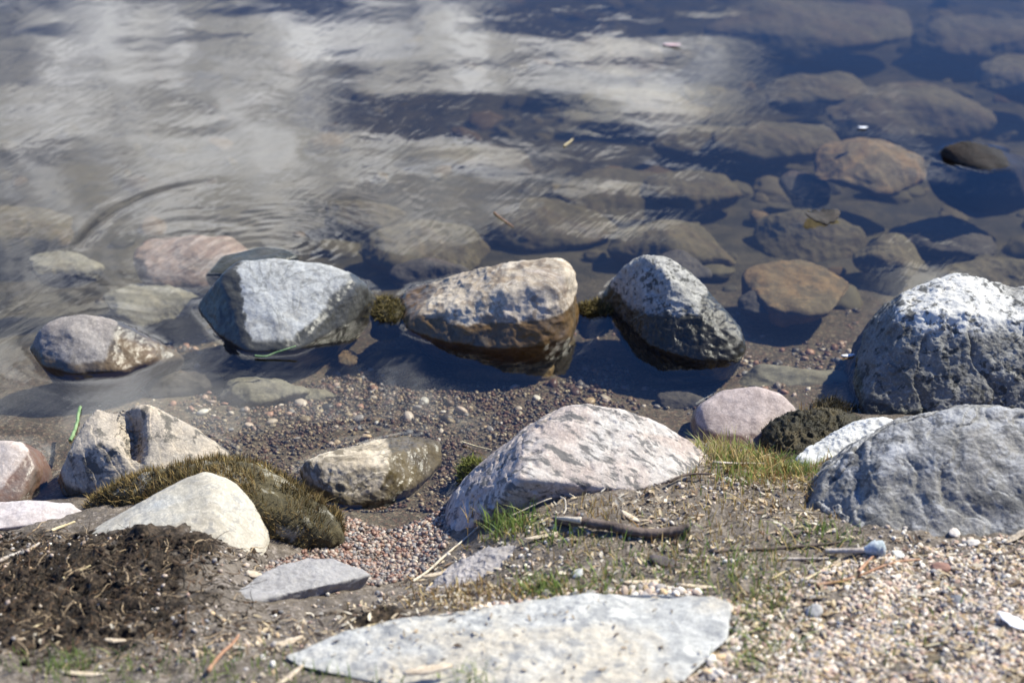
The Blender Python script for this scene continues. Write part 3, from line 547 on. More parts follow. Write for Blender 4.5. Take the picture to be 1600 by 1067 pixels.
Pd = scatter(1500, [(150,470),(600,520),(1150,470),(1340,470),(1340,600),(1100,650),(300,650),(100,620)], zmin=-.2, zmax=-.02, dens=dn(lambda x, y, P: .3+1.5*clump(P, 6, 21)), seed=17)
tag(pebbles('lake_bed_pebbles', Pd, .002, .011, np.concatenate([PAL_WET, PAL_MID]), peb_wet, 18, sub=1, flat=(.3, .6), bury=.35), 'scattered pebbles and grit on the lake bed between the boulders', kind='stuff')
Pk = scatter(330, [(-60,250),(500,-40),(1000,-60),(1660,-60),(1660,440),(1250,500),(880,400),(560,400),(-60,400)], zmin=-1, zmax=-.08, allow_rock=.02, dens=dn(lambda x, y, P: .25+.9*clump(P, 3, 33)+.3*(x > 850)), seed=37)
tag(pebbles('lake_bed_cobbles', Pk, .014, .062, np.array([(.12,.10,.056),(.09,.075,.045),(.15,.12,.07),(.07,.06,.04),(.15,.10,.05)]), attr_mat('silted_cobbles', .8, .4, 22), 38, sub=4, flat=(.25, .5), bury=.3), 'murky silted cobbles covering the deeper lake bed', kind='stuff')
Pb = scatter(5200, [(420,880),(530,845),(560,770),(720,760),(700,850),(660,900),(590,915),(400,905)], zmin=-.004, zmax=.14, dens=dn(lambda x, y, P: .9*sstep(P[:, 2], .12, .05)+.1), seed=4)
tag(pebbles('beach_gravel', Pb, .0014, .0060, PAL_MID*.72, peb_wet, 5, sub=1), 'mixed small gravel on the little beach between the mossy mound and the granite boulder', kind='stuff')
Pl = scatter(2600, [(-40,840),(300,830),(420,890),(600,890),(760,850),(900,780),(1120,740),(1280,790),(1600,860),(1640,1100),(-40,1100)], zmin=.03, dens=dn(lambda x, y, P: np.clip(.35+1.6*clump(P, 8, 7), 0.02, 1)*(1-.97*np.clip(peat_mask(np.stack([x, y], 1)), 0, 1))), seed=5)
tag(pebbles('scattered_pebbles', Pl, .0012, .0052, PAL_DRY*.9, peb_dry, 6, sub=1), 'pebbles scattered over the brown soil', kind='stuff')
Ple = scatter(330, [(640,985),(760,945),(900,925),(1000,915),(1100,925),(1160,950),(1140,1060),(1100,1060),(1120,930),(880,938),(700,965)], seed=15)
tag(pebbles('slab_edge_gravel', Ple, .003, .0085, PAL_DRY, peb_dry, 16), 'cream gravel collected along the upper edge of the pale slab', kind='stuff')
def lone(px, py, r, c, label, seed, name='pebble', wet=False):
    p = ground(px, py); o = pebbles(name, np.zeros((1, 3)), r, r*1.001, np.array([c])*.85, peb_wet if wet else peb_dry, seed, sub=4, bury=.3, tone=.01, flat=(.32, .5)); o.location = p
    return tag(o, label, 'pebble')
lone(1470, 888, .0135, (.34,.19,.14), 'reddish-brown round pebble lying on the right-hand gravel', 1)
lone(1491, 834, .009, (.70,.62,.54), 'cream pebble touching the foot of the dark grey boulder', 2)
lone(1519, 850, .011, (.68,.62,.54), 'cream pebble in the soil below the dark grey boulder', 3)
lone(1404, 868, .010, (.76,.74,.68), 'white pebble just right of the stick with the swollen end', 5)
lone(902, 897, .0115, (.72,.70,.64), 'bright white pebble in front of the brown stick', 6)
lone(1272, 958, .0105, (.56,.53,.48), 'pale grey flat pebble on the left part of the gravel', 7)
lone(862, 955, .010, (.64,.52,.38), 'tan pebble at the top edge of the pale slab', 8)
lone(1135, 752, .008, (.82,.80,.76), 'white pebble in the grass between the granite boulder and the mossy lump', 9)
lone(1495, 940, .011, (.20,.20,.21), 'dark grey pebble among the pale gravel', 11)
lone(860, 715, .008, (.15,.12,.10), 'dark pebble on the lake bed behind the granite boulder', 12, wet=True)

# ------------------------------------------------------------------ grass, stubble, moss, roots
def blades(name, P, h0, h1, w0, cols, mat, seed, lean=.5, parent=None, N=None, loc=None, bend=.5):
    rg = np.random.default_rng(seed); n = len(P); S = 4; VV = np.zeros((n, S*2, 3)); C = np.zeros((n, S*2, 3)); cols = np.array(cols)
    a = rg.uniform(0, 6.283, n); h = rg.uniform(h0, h1, n); ln = np.abs(rg.normal(0, lean, n)); cc = cols[rg.integers(0, len(cols), n)]*rg.uniform(.7, 1.25, (n, 1)); wv = w0*rg.uniform(.6, 1.3, n)
    d = np.stack([np.cos(a), np.sin(a), np.zeros(n)], 1); fa = a+1.57+rg.normal(0, .6, n); sd = np.stack([np.cos(fa), np.sin(fa), np.zeros(n)], 1)
    up = np.tile([0, 0, 1.0], (n, 1)) if N is None else N
    for k in range(S):
        t = k/(S-1); ctr = P + up*(h*t*(1-.25*ln*t))[:, None] + d*(h*ln*(t*(1-bend)+bend*t*t))[:, None]; ww = wv*(1-t**1.6*.93)
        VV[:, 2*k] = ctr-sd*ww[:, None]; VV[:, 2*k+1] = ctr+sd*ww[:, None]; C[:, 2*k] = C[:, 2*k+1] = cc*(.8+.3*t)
    q = np.array([[0, 1, 3, 2], [2, 3, 5, 4], [4, 5, 7, 6]]); F = (q[None]+(np.arange(n)*S*2)[:, None, None]).reshape(-1, 4)
    VV = VV.reshape(-1, 3)
    if loc is not None: VV = VV-loc
    o = link(name, mesh_from(name, VV, F, True, {'col': np.clip(C, 0, .9).reshape(-1, 3)}), mat, parent); return o
leaf = attr_mat('grass_blades', .5, .2, 60, transl=.35); strawm = attr_mat('straw_blades', .75, .25, 60, transl=.2); mossm = attr_mat('moss_fronds', .8, .3, 90, transl=.15)
GREEN = [(.17,.26,.05),(.22,.31,.07),(.26,.32,.09),(.30,.31,.11),(.16,.24,.06)]; STRAW = [(.48,.35,.14),(.56,.44,.21),(.40,.27,.10),(.32,.19,.07)]; OLIVE = [(.12,.095,.03),(.20,.145,.05),(.30,.21,.08),(.09,.07,.03),(.17,.105,.04),(.38,.27,.11)]
def gauss_sum(L): return lambda x, y, P: sum(w_*np.exp(-((x-a_)/sa_)**2-((y-b_)/sb_)**2) for a_, b_, sa_, sb_, w_ in L)
BANK = [(-40,1000),(300,960),(520,960),(640,900),(760,840),(900,770),(1100,690),(1300,690),(1330,830),(1640,850),(1640,1120),(-40,1120)]
gl = [(790,818,45,20,1.2),(845,915,40,16,1.3),(910,925,60,16,.7),(1160,730,55,28,.8),(1240,730,50,18,.9),(1180,900,90,30,.30),(1290,840,60,14,.7),(1190,1010,70,50,.45),(1450,1010,80,60,.12),(1100,880,120,40,.25),(780,1055,40,14,1.1),(560,1050,130,20,.5),(120,1050,160,20,.4),(340,1050,130,22,.35),(1210,935,30,20,.6),(960,905,60,20,.5),(880,845,80,14,.6),(1150,960,30,22,.5)]
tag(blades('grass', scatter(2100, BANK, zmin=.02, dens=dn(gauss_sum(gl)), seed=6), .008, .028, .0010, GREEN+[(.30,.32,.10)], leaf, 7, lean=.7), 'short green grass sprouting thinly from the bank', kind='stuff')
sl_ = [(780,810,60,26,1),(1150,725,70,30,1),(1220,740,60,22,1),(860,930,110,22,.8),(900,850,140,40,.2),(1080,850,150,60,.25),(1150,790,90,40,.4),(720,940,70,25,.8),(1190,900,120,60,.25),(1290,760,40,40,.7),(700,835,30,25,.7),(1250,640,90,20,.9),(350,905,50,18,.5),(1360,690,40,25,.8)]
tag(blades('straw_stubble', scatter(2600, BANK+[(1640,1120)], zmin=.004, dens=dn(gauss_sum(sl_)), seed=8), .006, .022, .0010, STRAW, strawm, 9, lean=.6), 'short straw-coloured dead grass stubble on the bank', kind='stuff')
def on_rock(idx, n, zmin, seed, keep=None):
    o, V, F = ROCK_MESH[idx]; rg = np.random.default_rng(seed); N = normals(V, F); k = np.where((V[:, 2] > zmin) & (N[:, 2] > -.1))[0]
    if keep is not None: k = k[keep(project(V[k]), V[k])]
    k = k[rg.random(len(k)).argsort()[:n]]; return V[k], N[k], np.array(o.location)
idx = {o.name: i for i, (o, V, F) in enumerate(ROCK_MESH)}
def moss_on(o, n, h0, h1, cols, seed, zmin=.0, keep=None, w=.0007, lean=.5, mat=None):
    P, N, L = on_rock([i for i, r_ in enumerate(ROCK_MESH) if r_[0] is o][0], n, zmin, seed, keep)
    N = N*.6+np.array([0, 0, .5]); return blades('moss', P-N*.001, h0, h1, w, cols, mat or mossm, seed, lean=lean, parent=o, N=N, loc=L)
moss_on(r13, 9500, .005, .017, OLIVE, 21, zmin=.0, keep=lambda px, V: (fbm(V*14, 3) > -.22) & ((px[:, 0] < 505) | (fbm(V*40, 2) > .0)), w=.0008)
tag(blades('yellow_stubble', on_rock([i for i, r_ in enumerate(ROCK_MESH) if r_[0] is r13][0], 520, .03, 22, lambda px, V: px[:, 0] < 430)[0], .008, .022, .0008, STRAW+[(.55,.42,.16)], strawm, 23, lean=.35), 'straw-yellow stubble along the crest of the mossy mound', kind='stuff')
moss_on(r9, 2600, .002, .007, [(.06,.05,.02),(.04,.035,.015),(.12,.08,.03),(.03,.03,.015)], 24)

def tuft(px, py, n, rad, h0, h1, cols, mat, label, seed, name='grass_tuft', cat='grass tuft', w=.0009, lean=.7, up=0.0):
    rg = np.random.default_rng(seed); c = ground(px, py, up); d = np.clip(rg.normal(0, rad/2, (n, 2)), -rad*.75, rad*.75); q = c[:2]+d; z = np.maximum(height(q), c[2]-.004) if not up else np.full(n, c[2]-.004)
    P = np.concatenate([q, z[:, None]], 1)-c; o = blades(name, P, h0, h1, w, cols, mat, seed, lean=lean); o.location = c; return tag(o, label, cat)
tuft(795, 826, 150, .045, .012, .040, GREEN+[(.24,.30,.06)], leaf, 'bright green grass tuft at the left foot of the granite boulder', 1)
tuft(770, 812, 120, .05, .012, .034, STRAW, strawm, 'dry straw-coloured tuft leaning on the left flank of the granite boulder', 11, 'dry_grass_tuft', 'dry grass')
tuft(930, 800, 60, .04, .008, .022, STRAW, strawm, 'thin dry tuft behind the thick brown stick', 12, 'dry_grass_tuft', 'dry grass')
tuft(1290, 772, 80, .04, .010, .03, STRAW, strawm, 'dry tuft against the left end of the dark grey boulder', 13, 'dry_grass_tuft', 'dry grass')
tuft(1268, 648, 50, .03, .010, .028, STRAW, strawm, 'yellow dry tuft on top of the black mossy lump', 14, 'dry_grass_tuft', 'dry grass', up=.03)
tuft(848, 926, 90, .035, .010, .026, GREEN, leaf, 'bright green grass tuft above the pale slab', 2)
tuft(1120, 715, 150, .045, .018, .048, [(.42,.38,.14),(.30,.32,.08),(.50,.38,.19)], leaf, 'yellow-green grass tuft at the right end of the granite boulder', 3)
tuft(1178, 735, 220, .065, .016, .042, STRAW+GREEN[:1], strawm, 'straw grass tuft in front of the domed rosy stone', 4)
tuft(1245, 738, 60, .03, .012, .03, GREEN, leaf, 'green grass tuft at the tip of the small white stone', 5)
tuft(1330, 700, 90, .04, .012, .028, [(.24,.30,.06),(.40,.32,.12)], leaf, 'grass tuft growing over the small white stone', 6)
tuft(740, 1062, 60, .03, .012, .03, GREEN, leaf, 'green grass tuft at the lower edge of the pale slab', 7)
tuft(110, 1040, 50, .03, .012, .03, GREEN, leaf, 'thin green grass tuft in the lower left corner', 8)
def cushion(px, py, w_, h_, d_, z0, cols, label, seed, name, cat, nb=1500, bl=(.004, .012)):
    c = atz(px, py, z0); P = [c+[math.cos(t)*w_*s, math.sin(t)*d_*s, z] for t in np.linspace(0, 6.28, 9)[:-1] for s, z in ((1, -.004), (.55, h_*.8), (1, -.04))]
    V, F = star(P, 5, 10); V = V+normals(V, F)*(fbm(V*34+seed, 4)*.016)[:, None]
    o = link(name, mesh_from(name, V-c, F), rock_mat(name+'_body', (.05, .04, .015), (.09, .07, .025), (.03, .026, .012), rough=.7, fine=.8, seed=seed), loc=c); tag(o, label, cat)
    rg = np.random.default_rng(seed); N = normals(V, F); k = np.where(V[:, 2] > -.004)[0]; k = rg.choice(k, nb); jit = rg.normal(0, .0015, (nb, 3))
    blades('fronds', V[k]+jit, bl[0], bl[1], .0008, cols, mossm, seed, lean=.8, parent=o, N=N[k]*.7+[0, 0, .3], loc=c); return o
WEED = [(.10,.08,.02),(.18,.14,.04),(.05,.04,.015),(.28,.21,.08),(.07,.055,.02)]
cushion(607, 486, .032, .012, .055, -.004, WEED, 'brown water weed clump between the pale blue-grey boulder and the long tan boulder', 41, 'water_weed', 'water weed')
cushion(930, 487, .036, .012, .028, -.004, WEED, 'dark water weed strip between the long tan boulder and the speckled boulder', 42, 'water_weed', 'water weed')
cushion(738, 752, .026, .045, .035, -.012, [(.16,.18,.03),(.10,.12,.02),(.22,.22,.05),(.05,.045,.015)], 'green moss cushion on the left shoulder of the granite boulder', 43, 'moss_cushion', 'moss')
cushion(1302, 640, .045, .006, .03, -.002, [(.02,.02,.015),(.04,.03,.02),(.10,.08,.04)], 'black wet plant debris at the foot of the white-topped boulder', 44, 'plant_debris', 'debris', 700, (.004, .018))

def tube_arrays(path, rad, seg=7, seed=0, wob=.12):
    path = np.asarray(path, float); n = len(path); tg = np.gradient(path, axis=0); tg /= np.maximum(np.linalg.norm(tg, axis=1), 1e-9)[:, None]
    ref = np.where(np.abs(tg[:, 2:3]) > .9, [[1.0, 0, 0]], [[0, 0, 1.0]]); s = np.cross(tg, ref); s /= np.linalg.norm(s, axis=1)[:, None]; u = np.cross(s, tg)
    rad = np.broadcast_to(np.asarray(rad, float), (n,)); a = np.linspace(0, 2*np.pi, seg+1)[:-1]; rg = np.random.default_rng(seed)
    rr = rad[:, None]*(1+wob*rg.normal(size=(n, seg))*.5)
    V = path[:, None]+rr[..., None]*(np.cos(a)[None, :, None]*s[:, None]+np.sin(a)[None, :, None]*u[:, None]); V = V.reshape(-1, 3)
    F = []
    for i in range(n-1):
        for j in range(seg): k = (j+1) % seg; F.append((i*seg+j, i*seg+k, (i+1)*seg+k, (i+1)*seg+j))
    b0, b1 = len(V), len(V)+1; V = np.concatenate([V, path[:1], path[-1:]])
    for j in range(seg): k = (j+1) % seg; F.append((b0, k, j, j)); F.append((b1, (n-1)*seg+j, (n-1)*seg+k, (n-1)*seg+k))
    return V, F
def mesh_mixed(name, V, F):
    me = bpy.data.meshes.new(name); me.from_pydata([tuple(v) for v in V], [], [tuple(dict.fromkeys(f)) for f in F]); me.polygons.foreach_set('use_smooth', [True]*len(me.polygons)); return me
def spline(pts, n):
    pts = np.asarray(pts, float); t = np.linspace(0, len(pts)-1, n); i = np.clip(t.astype(int), 0, len(pts)-2); f = (t-i)[:, None]
    g = lambda k: pts[np.clip(k, 0, len(pts)-1)]
    p0, p1, p2, p3_ = g(i-1), g(i), g(i+1), g(i+2)
    return .5*((2*p1)+(-p0+p2)*f+(2*p0-5*p1+4*p2-p3_)*f**2+(-p0+3*p1-3*p2+p3_)*f**3)
def bark_mat(name, c1, c2, scale=60, rough=.85):
    m, T = new_mat(name); P = T.n('ShaderNodeTexCoord').outputs['Object']; n = T.noise(P, scale, 7, .65, .4); n2 = T.noise(P, scale*4, 4, .6)
    c = T.mix(T.step(n, .36, .64), c1, c2); b = T.n('ShaderNodeBsdfPrincipled'); T.put(b.inputs['Base Color'], c); b.inputs['Roughness'].default_value = rough
    T.put(b.inputs['Normal'], T.bump(T.math('ADD', n, n2), .6, .002)); T.t.links.new(b.outputs[0], T.n('ShaderNodeOutputMaterial').inputs[0]); return m
BK = {'dark': bark_mat('dark_bark', (.06, .042, .032), (.17, .125, .10)), 'grey': bark_mat('weathered_wood', (.34, .28, .23), (.52, .46, .40)), 'pale': bark_mat('pale_root_skin', (.45, .38, .29), (.62, .55, .44)),
      'red': bark_mat('reddish_twig_bark', (.30, .15, .08), (.45, .27, .17)), 'green': bark_mat('green_stalk_skin', (.11, .20, .08), (.25, .35, .17)), 'straw': bark_mat('straw_skin', (.50, .40, .22), (.66, .56, .36))}
def stick(pts, r, mat, label, seed, name='twig', cat='twig', lift=1.0, zs=None, n=None, wob=.14, taper=.6):
    """pts: picture points; lies on the ground (lift x radius above it) or at the given heights zs"""
    if zs is None: W_ = [ground(px, py, r*lift) for px, py in pts]
    else: W_ = [atz(px, py, z) for (px, py), z in zip(pts, zs)]
    n = n or max(14, 8*len(pts)); path = spline(W_, n); rg = np.random.default_rng(seed); path += np.cumsum(rg.normal(0, r*.07, path.shape), 0)*[1, 1, .3]
    c = path.mean(0); rad = r*np.linspace(1, taper, n); V, F = tube_arrays(path-c, rad, 8, seed, wob); o = link(name, mesh_mixed(name, V, F), BK[mat], loc=c)
    return tag(o, label, cat), path
st, _ = stick([(868,811),(905,814),(955,822),(1000,831),(1040,832),(1078,826)], .0072, 'dark', 'thick brown stick lying on the soil in front of the granite boulder', 3, 'stick', 'stick', lift=1.5, taper=.95, n=46)
sn, F_ = tube_arrays(spline([ground(868,809,.015)-np.array(st.location), ground(890,811,.019)-np.array(st.location), ground(908,813,.017)-np.array(st.location)], 10), np.linspace(.002, .005, 10), 6, 2); link('splintered_end', mesh_mixed('splintered_end', sn, F_), BK['pale'], st)
stick([(645,908),(670,890),(700,862),(722,845),(748,822)], .0022, 'pale', 'pale curved root beside the small pinkish-grey flat stone', 4, 'root', 'root', lift=2)
stick([(1112,862),(1170,858),(1240,855),(1316,847)], .0030, 'dark', 'dark straight twig between the gravel and the dark grey boulder', 5)
stick([(1215,874),(1255,874),(1296,873)], .0028, 'grey', 'short grey-brown twig just below the swollen stick', 6)
stick([(1276,914),(1330,903),(1395,880),(1440,874)], .0025, 'red', 'long reddish twig lying across the upper edge of the gravel', 7)
stick([(1260,905),(1285,890),(1312,874)], .0016, 'straw', 'thin pale straw leaning right below the swollen stick', 8)
stick([(1342,893),(1352,882),(1366,868)], .0030, 'red', 'short orange-brown twig under the swollen stick end', 9)
stick([(325,1048),(345,1022),(362,1005),(374,990)], .0028, 'red', 'crooked reddish twig in the soil left of the pale slab', 10, lift=4)
stick([(-10,880),(25,866),(50,856),(60,848)], .0032, 'grey', 'weathered pale stick at the left edge on black soil', 11, 'stick', 'stick')
stick([(80,829),(98,822),(116,815)], .0026, 'straw', 'short pale straw piece below the rose flat stone', 12)
stick([(98,903),(120,893),(140,883)], .0016, 'straw', 'thin curved straw on the black soil below the pointed boulder', 13)
stick([(36,986),(55,979),(72,972)], .0016, 'straw', 'thin pale straw lying on the black soil at left', 14)
stick([(1045,752),(1075,741),(1112,740)], .0022, 'dark', 'dark curved twig over the right end of the granite boulder', 15, lift=5)
stick([(1115,722),(1150,724),(1195,724)], .0022, 'grey', 'grey twig lying in the grass in front of the domed rosy stone', 16, lift=5)
stick([(722,690),(745,697),(768,702)], .0014, 'straw', 'pale straw at the water edge left of the granite boulder', 17, zs=[.004, .006, .012])
stick([(800,805),(822,795),(850,782),(862,778)], .0013, 'pale', 'pale thin stem arching over the green tuft', 18, lift=8)
stick([(820,822),(840,817),(858,809)], .0013, 'straw', 'pale straw lying left of the thick brown stick', 19, lift=3)
stick([(880,803),(884,795),(883,780),(876,775)], .0013, 'pale', 'hooked pale stem standing behind the thick brown stick', 20, zs=[.15, .152, .158, .16])
stick([(398,556),(415,557),(430,551),(462,541)], .0022, 'green', 'bright green reed stalk against the front of the pale blue-grey boulder', 21, 'reed_stalk', 'reed stalk', zs=[.004, .004, .008, .016], taper=.7)
stick([(110,688),(117,672),(122,650),(125,636)], .0032, 'green', 'bright green reed stalk floating left of the notched rock', 22, 'reed_stalk', 'reed stalk', zs=[.002, .003, .003, .002], taper=.9)
stick([(772,332),(785,342),(802,354)], .0016, 'red', 'thin reddish twig floating behind the long tan boulder', 23, zs=[.002]*3)
stick([(881,228),(888,223),(895,217)], .0022, 'straw', 'tiny pale straw floating far out', 24, zs=[.002]*3)
stick([(1555,872),(1580,862),(1606,850)], .0026, 'dark', 'dark twig at the right edge below the dark grey boulder', 31)
stick([(1205,905),(1225,893),(1250,888)], .0016, 'straw', 'thin straw at the left end of the long reddish twig', 32)
stick([(1445,1010),(1480,1003),(1520,1008)], .0022, 'straw', 'tan splinter lying in the middle of the gravel', 33)
stick([(560,985),(585,975),(620,972)], .0018, 'straw', 'pale straw on the black soil above the pale slab', 34)
# stick with a swollen blue-white end
g0, g1, g2 = ground(1290, 861, .006), ground(1335, 860, .007), ground(1384, 857, .012)
path = spline([g0, (g0+g1)/2, g1, g1*.6+g2*.4, g1*.25+g2*.75, g2], 34); t = np.linspace(0, 1, 34); rad = .0038+.0002*np.sin(t*30)+.0085*sstep(t, .52, .75); rad *= np.sqrt(np.clip(1-((t-.82)/.185)**2, .02, 1))*(t > .82)+(t <= .82)
Vc = path.mean(0); V, F = tube_arrays(path-Vc, rad, 12, 5, .10); k = 16*12
sk = link('stick', mesh_mixed('stick', *tube_arrays((path-Vc)[:19], rad[:19], 12, 5, .08)), BK['grey'], loc=Vc); tag(sk, 'pale grey stick with a swollen blue-white end near the dark grey boulder', 'stick')
link('swollen_end', mesh_mixed('swollen_end', *tube_arrays((path-Vc)[18:], rad[18:]*1.01, 14, 6, .16)), rock_mat('blue_white_crust', (.36, .42, .45), (.60, .63, .64), (.42, .42, .40), spot=(.2, .22, .24), spot_amt=.5, spot_scale=120, scale=60, seed=50), sk)
# bark flakes, wood chips and leaves
def chip(px, py, L, wd, ang, mat, label, seed, name='wood_chip', cat='wood chip', lift=.003, z=None, th=.0016, curl=.15):
    rg = np.random.default_rng(seed); c = ground(px, py, lift) if z is None else atz(px, py, z); n = 11; prof = np.sin(np.linspace(.12, 3.02, n))**.6
    V = []; ca, sa = math.cos(ang), math.sin(ang); tl = rg.normal(0, .15, 2)
    for i in range(n):
        x = (i/(n-1)-.5)*L; hw = wd*prof[i]*rg.uniform(.8, 1.15)/2; zc = curl*L*((i/(n-1)-.5)**2) + tl[0]*x*.5
        for y, zz_ in ((-hw, zc-tl[1]*hw), (hw, zc+tl[1]*hw), (hw*.9, zc+th), (-hw*.9, zc+th)): V.append((x*ca-y*sa, x*sa+y*ca, zz_))
    F = [(i*4+j, i*4+(j+1) % 4, i*4+4+(j+1) % 4, i*4+4+j) for i in range(n-1) for j in range(4)]+[(3, 2, 1, 0), (n*4-4, n*4-3, n*4-2, n*4-1)]
    o = link(name, mesh_mixed(name, V, F), mat, loc=c); return tag(o, label, cat)
chw = bark_mat('split_wood', (.46, .36, .25), (.66, .55, .41), 80); chd = bark_mat('dark_flake', (.05, .04, .038), (.11, .085, .075), 50); lfd = bark_mat('dead_leaf_skin', (.02, .018, .016), (.045, .035, .03), 60); lfp = bark_mat('pink_petal', (.5, .3, .3), (.65, .5, .5), 60); fth = bark_mat('white_feather', (.7, .7, .72), (.85, .85, .86), 60)
chip(668, 1046, .062, .015, .2, chw, 'large cream wood chip lying on the front of the pale slab', 1, z=.236, curl=.05)
chip(685, 897, .05, .009, .35, chw, 'narrow wood chip on the small pinkish-grey flat stone', 2, lift=.008)
chip(845, 839, .048, .009, .1, chw, 'pale wood chip below the left end of the thick brown stick', 3)
chip(985, 808, .035, .010, -.8, chw, 'pale wood chip behind the thick brown stick', 4)
chip(1000, 910, .05, .010, .12, chw, 'long cream wood chip above the top of the pale slab', 5)
chip(1165, 955, .045, .009, -.45, chw, 'slanting pale wood chip right of the pale slab', 6)
chip(1090, 917, .050, .008, -.15, chw, 'grey-cream wood chip above the right corner of the pale slab', 7)
chip(1040, 880, .046, .024, -.3, chd, 'dark flat bark flake between the brown stick and the pale slab', 8, 'bark_flake', 'bark flake', curl=.05, th=.004)
chip(180, 1001, .028, .008, .0, chw, 'small cream wood chip on the soil at lower left', 9)
chip(128, 1053, .055, .008, .0, chw, 'tan wood chip lying at the bottom edge in the lower left corner', 10)
chip(452, 1057, .05, .008, .9, chw, 'upright slanted wood chip left of the pale slab tip', 11)
chip(120+325, 1005, .05, .012, .5, chw, 'pale wood chip just above the left tip of the pale slab', 12)
chip(1590, 838, .05, .012, .6, chw, 'cream wood chip at the right edge below the dark grey boulder', 13)
chip(398, 898, .028, .014, -.5, chw, 'tan chip beside the violet-grey slab', 14, lift=.006)
chip(1585, 972, .045, .02, -.7, fth, 'white flake at the right edge on the gravel', 15, 'flake', 'flake')
chip(1284, 340, .075, .06, .3, lfd, 'dark curled leaf floating on the water', 16, 'leaf', 'leaf', z=.002, curl=.6)
chip(1050, 71, .045, .016, -.3, lfp, 'pale pink leaf floating at the far side', 17, 'leaf', 'leaf', z=.002)
chip(1348, 200, .022, .010, .1, fth, 'tiny white feather floating beyond the far orange sunken stone', 18, 'feather', 'feather', z=.002)
chip(1325, 556, .026, .008, .2, fth, 'white feather floating left of the white-topped boulder', 19, 'feather', 'feather', z=.002)
def stuff_chips(name, P, L0, L1, wd, cols, mat, seed, label):
    rg = np.random.default_rng(seed); n = len(P); V0 = np.array([(-.5,-.25,0),(-.1,-.5,.08),(.5,-.2,0),(.45,.25,.05),(-.05,.5,.1),(-.5,.2,.02)]); VV = np.zeros((n, 12, 3)); C = np.zeros((n, 12, 3)); cols = np.array(cols)
    for i in range(n):
        a = rg.uniform(0, 6.283); L = rg.uniform(L0, L1); q = V0*rg.uniform(.8, 1.2, V0.shape)*[L, L*wd*rg.uniform(.5, 1.4), L*.4]; t = rg.normal(0, .3, 2); q[:, 2] += q[:, 0]*t[0]+q[:, 1]*t[1]
        q = np.stack([q[:, 0]*math.cos(a)-q[:, 1]*math.sin(a), q[:, 0]*math.sin(a)+q[:, 1]*math.cos(a), q[:, 2]], 1)+P[i]+[0, 0, .002]
        VV[i, :6] = q; VV[i, 6:] = q+[0, 0, .0009]; C[i] = cols[rg.integers(len(cols))]*rg.uniform(.7, 1.2)
    f = [(6, 7, 8, 9), (6, 9, 10, 11), (3, 2, 1, 0), (5, 4, 3, 0)]+[(j, (j+1) % 6, 6+(j+1) % 6, 6+j) for j in range(6)]; F = (np.array(f)[None]+(np.arange(n)*12)[:, None, None]).reshape(-1, 4)
    o = link(name, mesh_from(name, VV.reshape(-1, 3), F, False, {'col': np.clip(C, 0, .85).reshape(-1, 3)}), mat); tag(o, label, kind='stuff')
Pc = scatter(2600, BANK+[(1640,1120)], zmin=.05, dens=dn(lambda x, y, P: .3+1.2*clump(P, 7, 9)), seed=30)
stuff_chips('plant_litter', Pc, .003, .014, .32, [(.58,.47,.33),(.46,.35,.23),(.68,.61,.49),(.62,.50,.32),(.22,.15,.10),(.10,.075,.06)], strawm, 31, 'bits of bark, chaff and wood littering the soil')
Pz = scatter(1500, [(-40,830),(120,830),(420,845),(440,980),(250,1060),(-40,1050)], zmin=.02, dens=dn(lambda x, y, P: peat_mask(np.stack([x, y], 1))*(.4+1.2*clump(P, 14, 5))), seed=39)
tag(pebbles('soil_clods', Pz, .001, .0058, np.array([(.02,.016,.012),(.05,.036,.025),(.085,.06,.042),(.014,.011,.009)]), attr_mat('peat_clods', .95, .5, 200, spec=.1), 40, flat=(.35, .8), sub=2, bury=.4), 'crumbling black clods of churned soil', kind='stuff')
Vs_, Ns_, _ = on_rock([i for i, r_ in enumerate(ROCK_MESH) if r_[0] is r16][0], 130, .19, 41)
stuff_chips('slab_litter', Vs_[Ns_[:, 2] > .6], .002, .010, .35, [(.55,.45,.33),(.36,.27,.18),(.66,.60,.50),(.14,.10,.07)], strawm, 42, 'chaff and crumbs of soil lying on the pale slab')
Pcg = scatter(900, [(1000,1100),(1130,930),(1300,880),(1640,840),(1640,1100)], seed=51)
stuff_chips('gravel_litter', Pcg, .004, .018, .28, [(.55,.44,.28),(.46,.36,.22),(.62,.54,.42),(.30,.21,.12),(.16,.12,.08)], strawm, 52, 'flakes of straw and bark lying over the gravel')
# black fibrous roots in the churned soil
Pr = scatter(1500, [(-40,830),(120,830),(420,850),(440,980),(250,1060),(-40,1040)], zmin=.03, dens=dn(lambda x, y, P: .2+peat_mask(np.stack([x, y], 1))), seed=32)
rg = np.random.default_rng(33); VV, FF, CC, base = [], [], [], 0
for p in Pr:
    a = rg.uniform(0, 6.283); L = rg.uniform(.008, .04); q = [p+[0, 0, .001]]
    for k in range(5): a += rg.normal(0, .35); q.append(q[-1]+[math.cos(a)*L/5, math.sin(a)*L/5, rg.normal(0, .002)])
    q = np.array(q); q[:, 2] = np.maximum(q[:, 2], height(q[:, :2])+.0005); v_, f_ = tube_arrays(q, np.linspace(.0008, .0003, 6)*rg.uniform(.5, 1.5), 4, 1, .0)
    f_ = [f for f in f_ if len(set(f)) == 4]; VV.append(v_); FF.append(np.array(f_)+base); base += len(v_); CC.append(np.tile(np.array([(.02,.016,.012),(.05,.032,.02),(.13,.075,.04),(.42,.31,.19)][rg.choice(4, p=[.46, .24, .14, .16])]), (len(v_), 1)))
tag(link('fibrous_roots', mesh_from('fibrous_roots', np.concatenate(VV), np.concatenate(FF), True, {'col': np.concatenate(CC)}), attr_mat('root_fibres', .8, .2, 60)), 'tangle of dark root fibres in the churned black soil', kind='stuff')

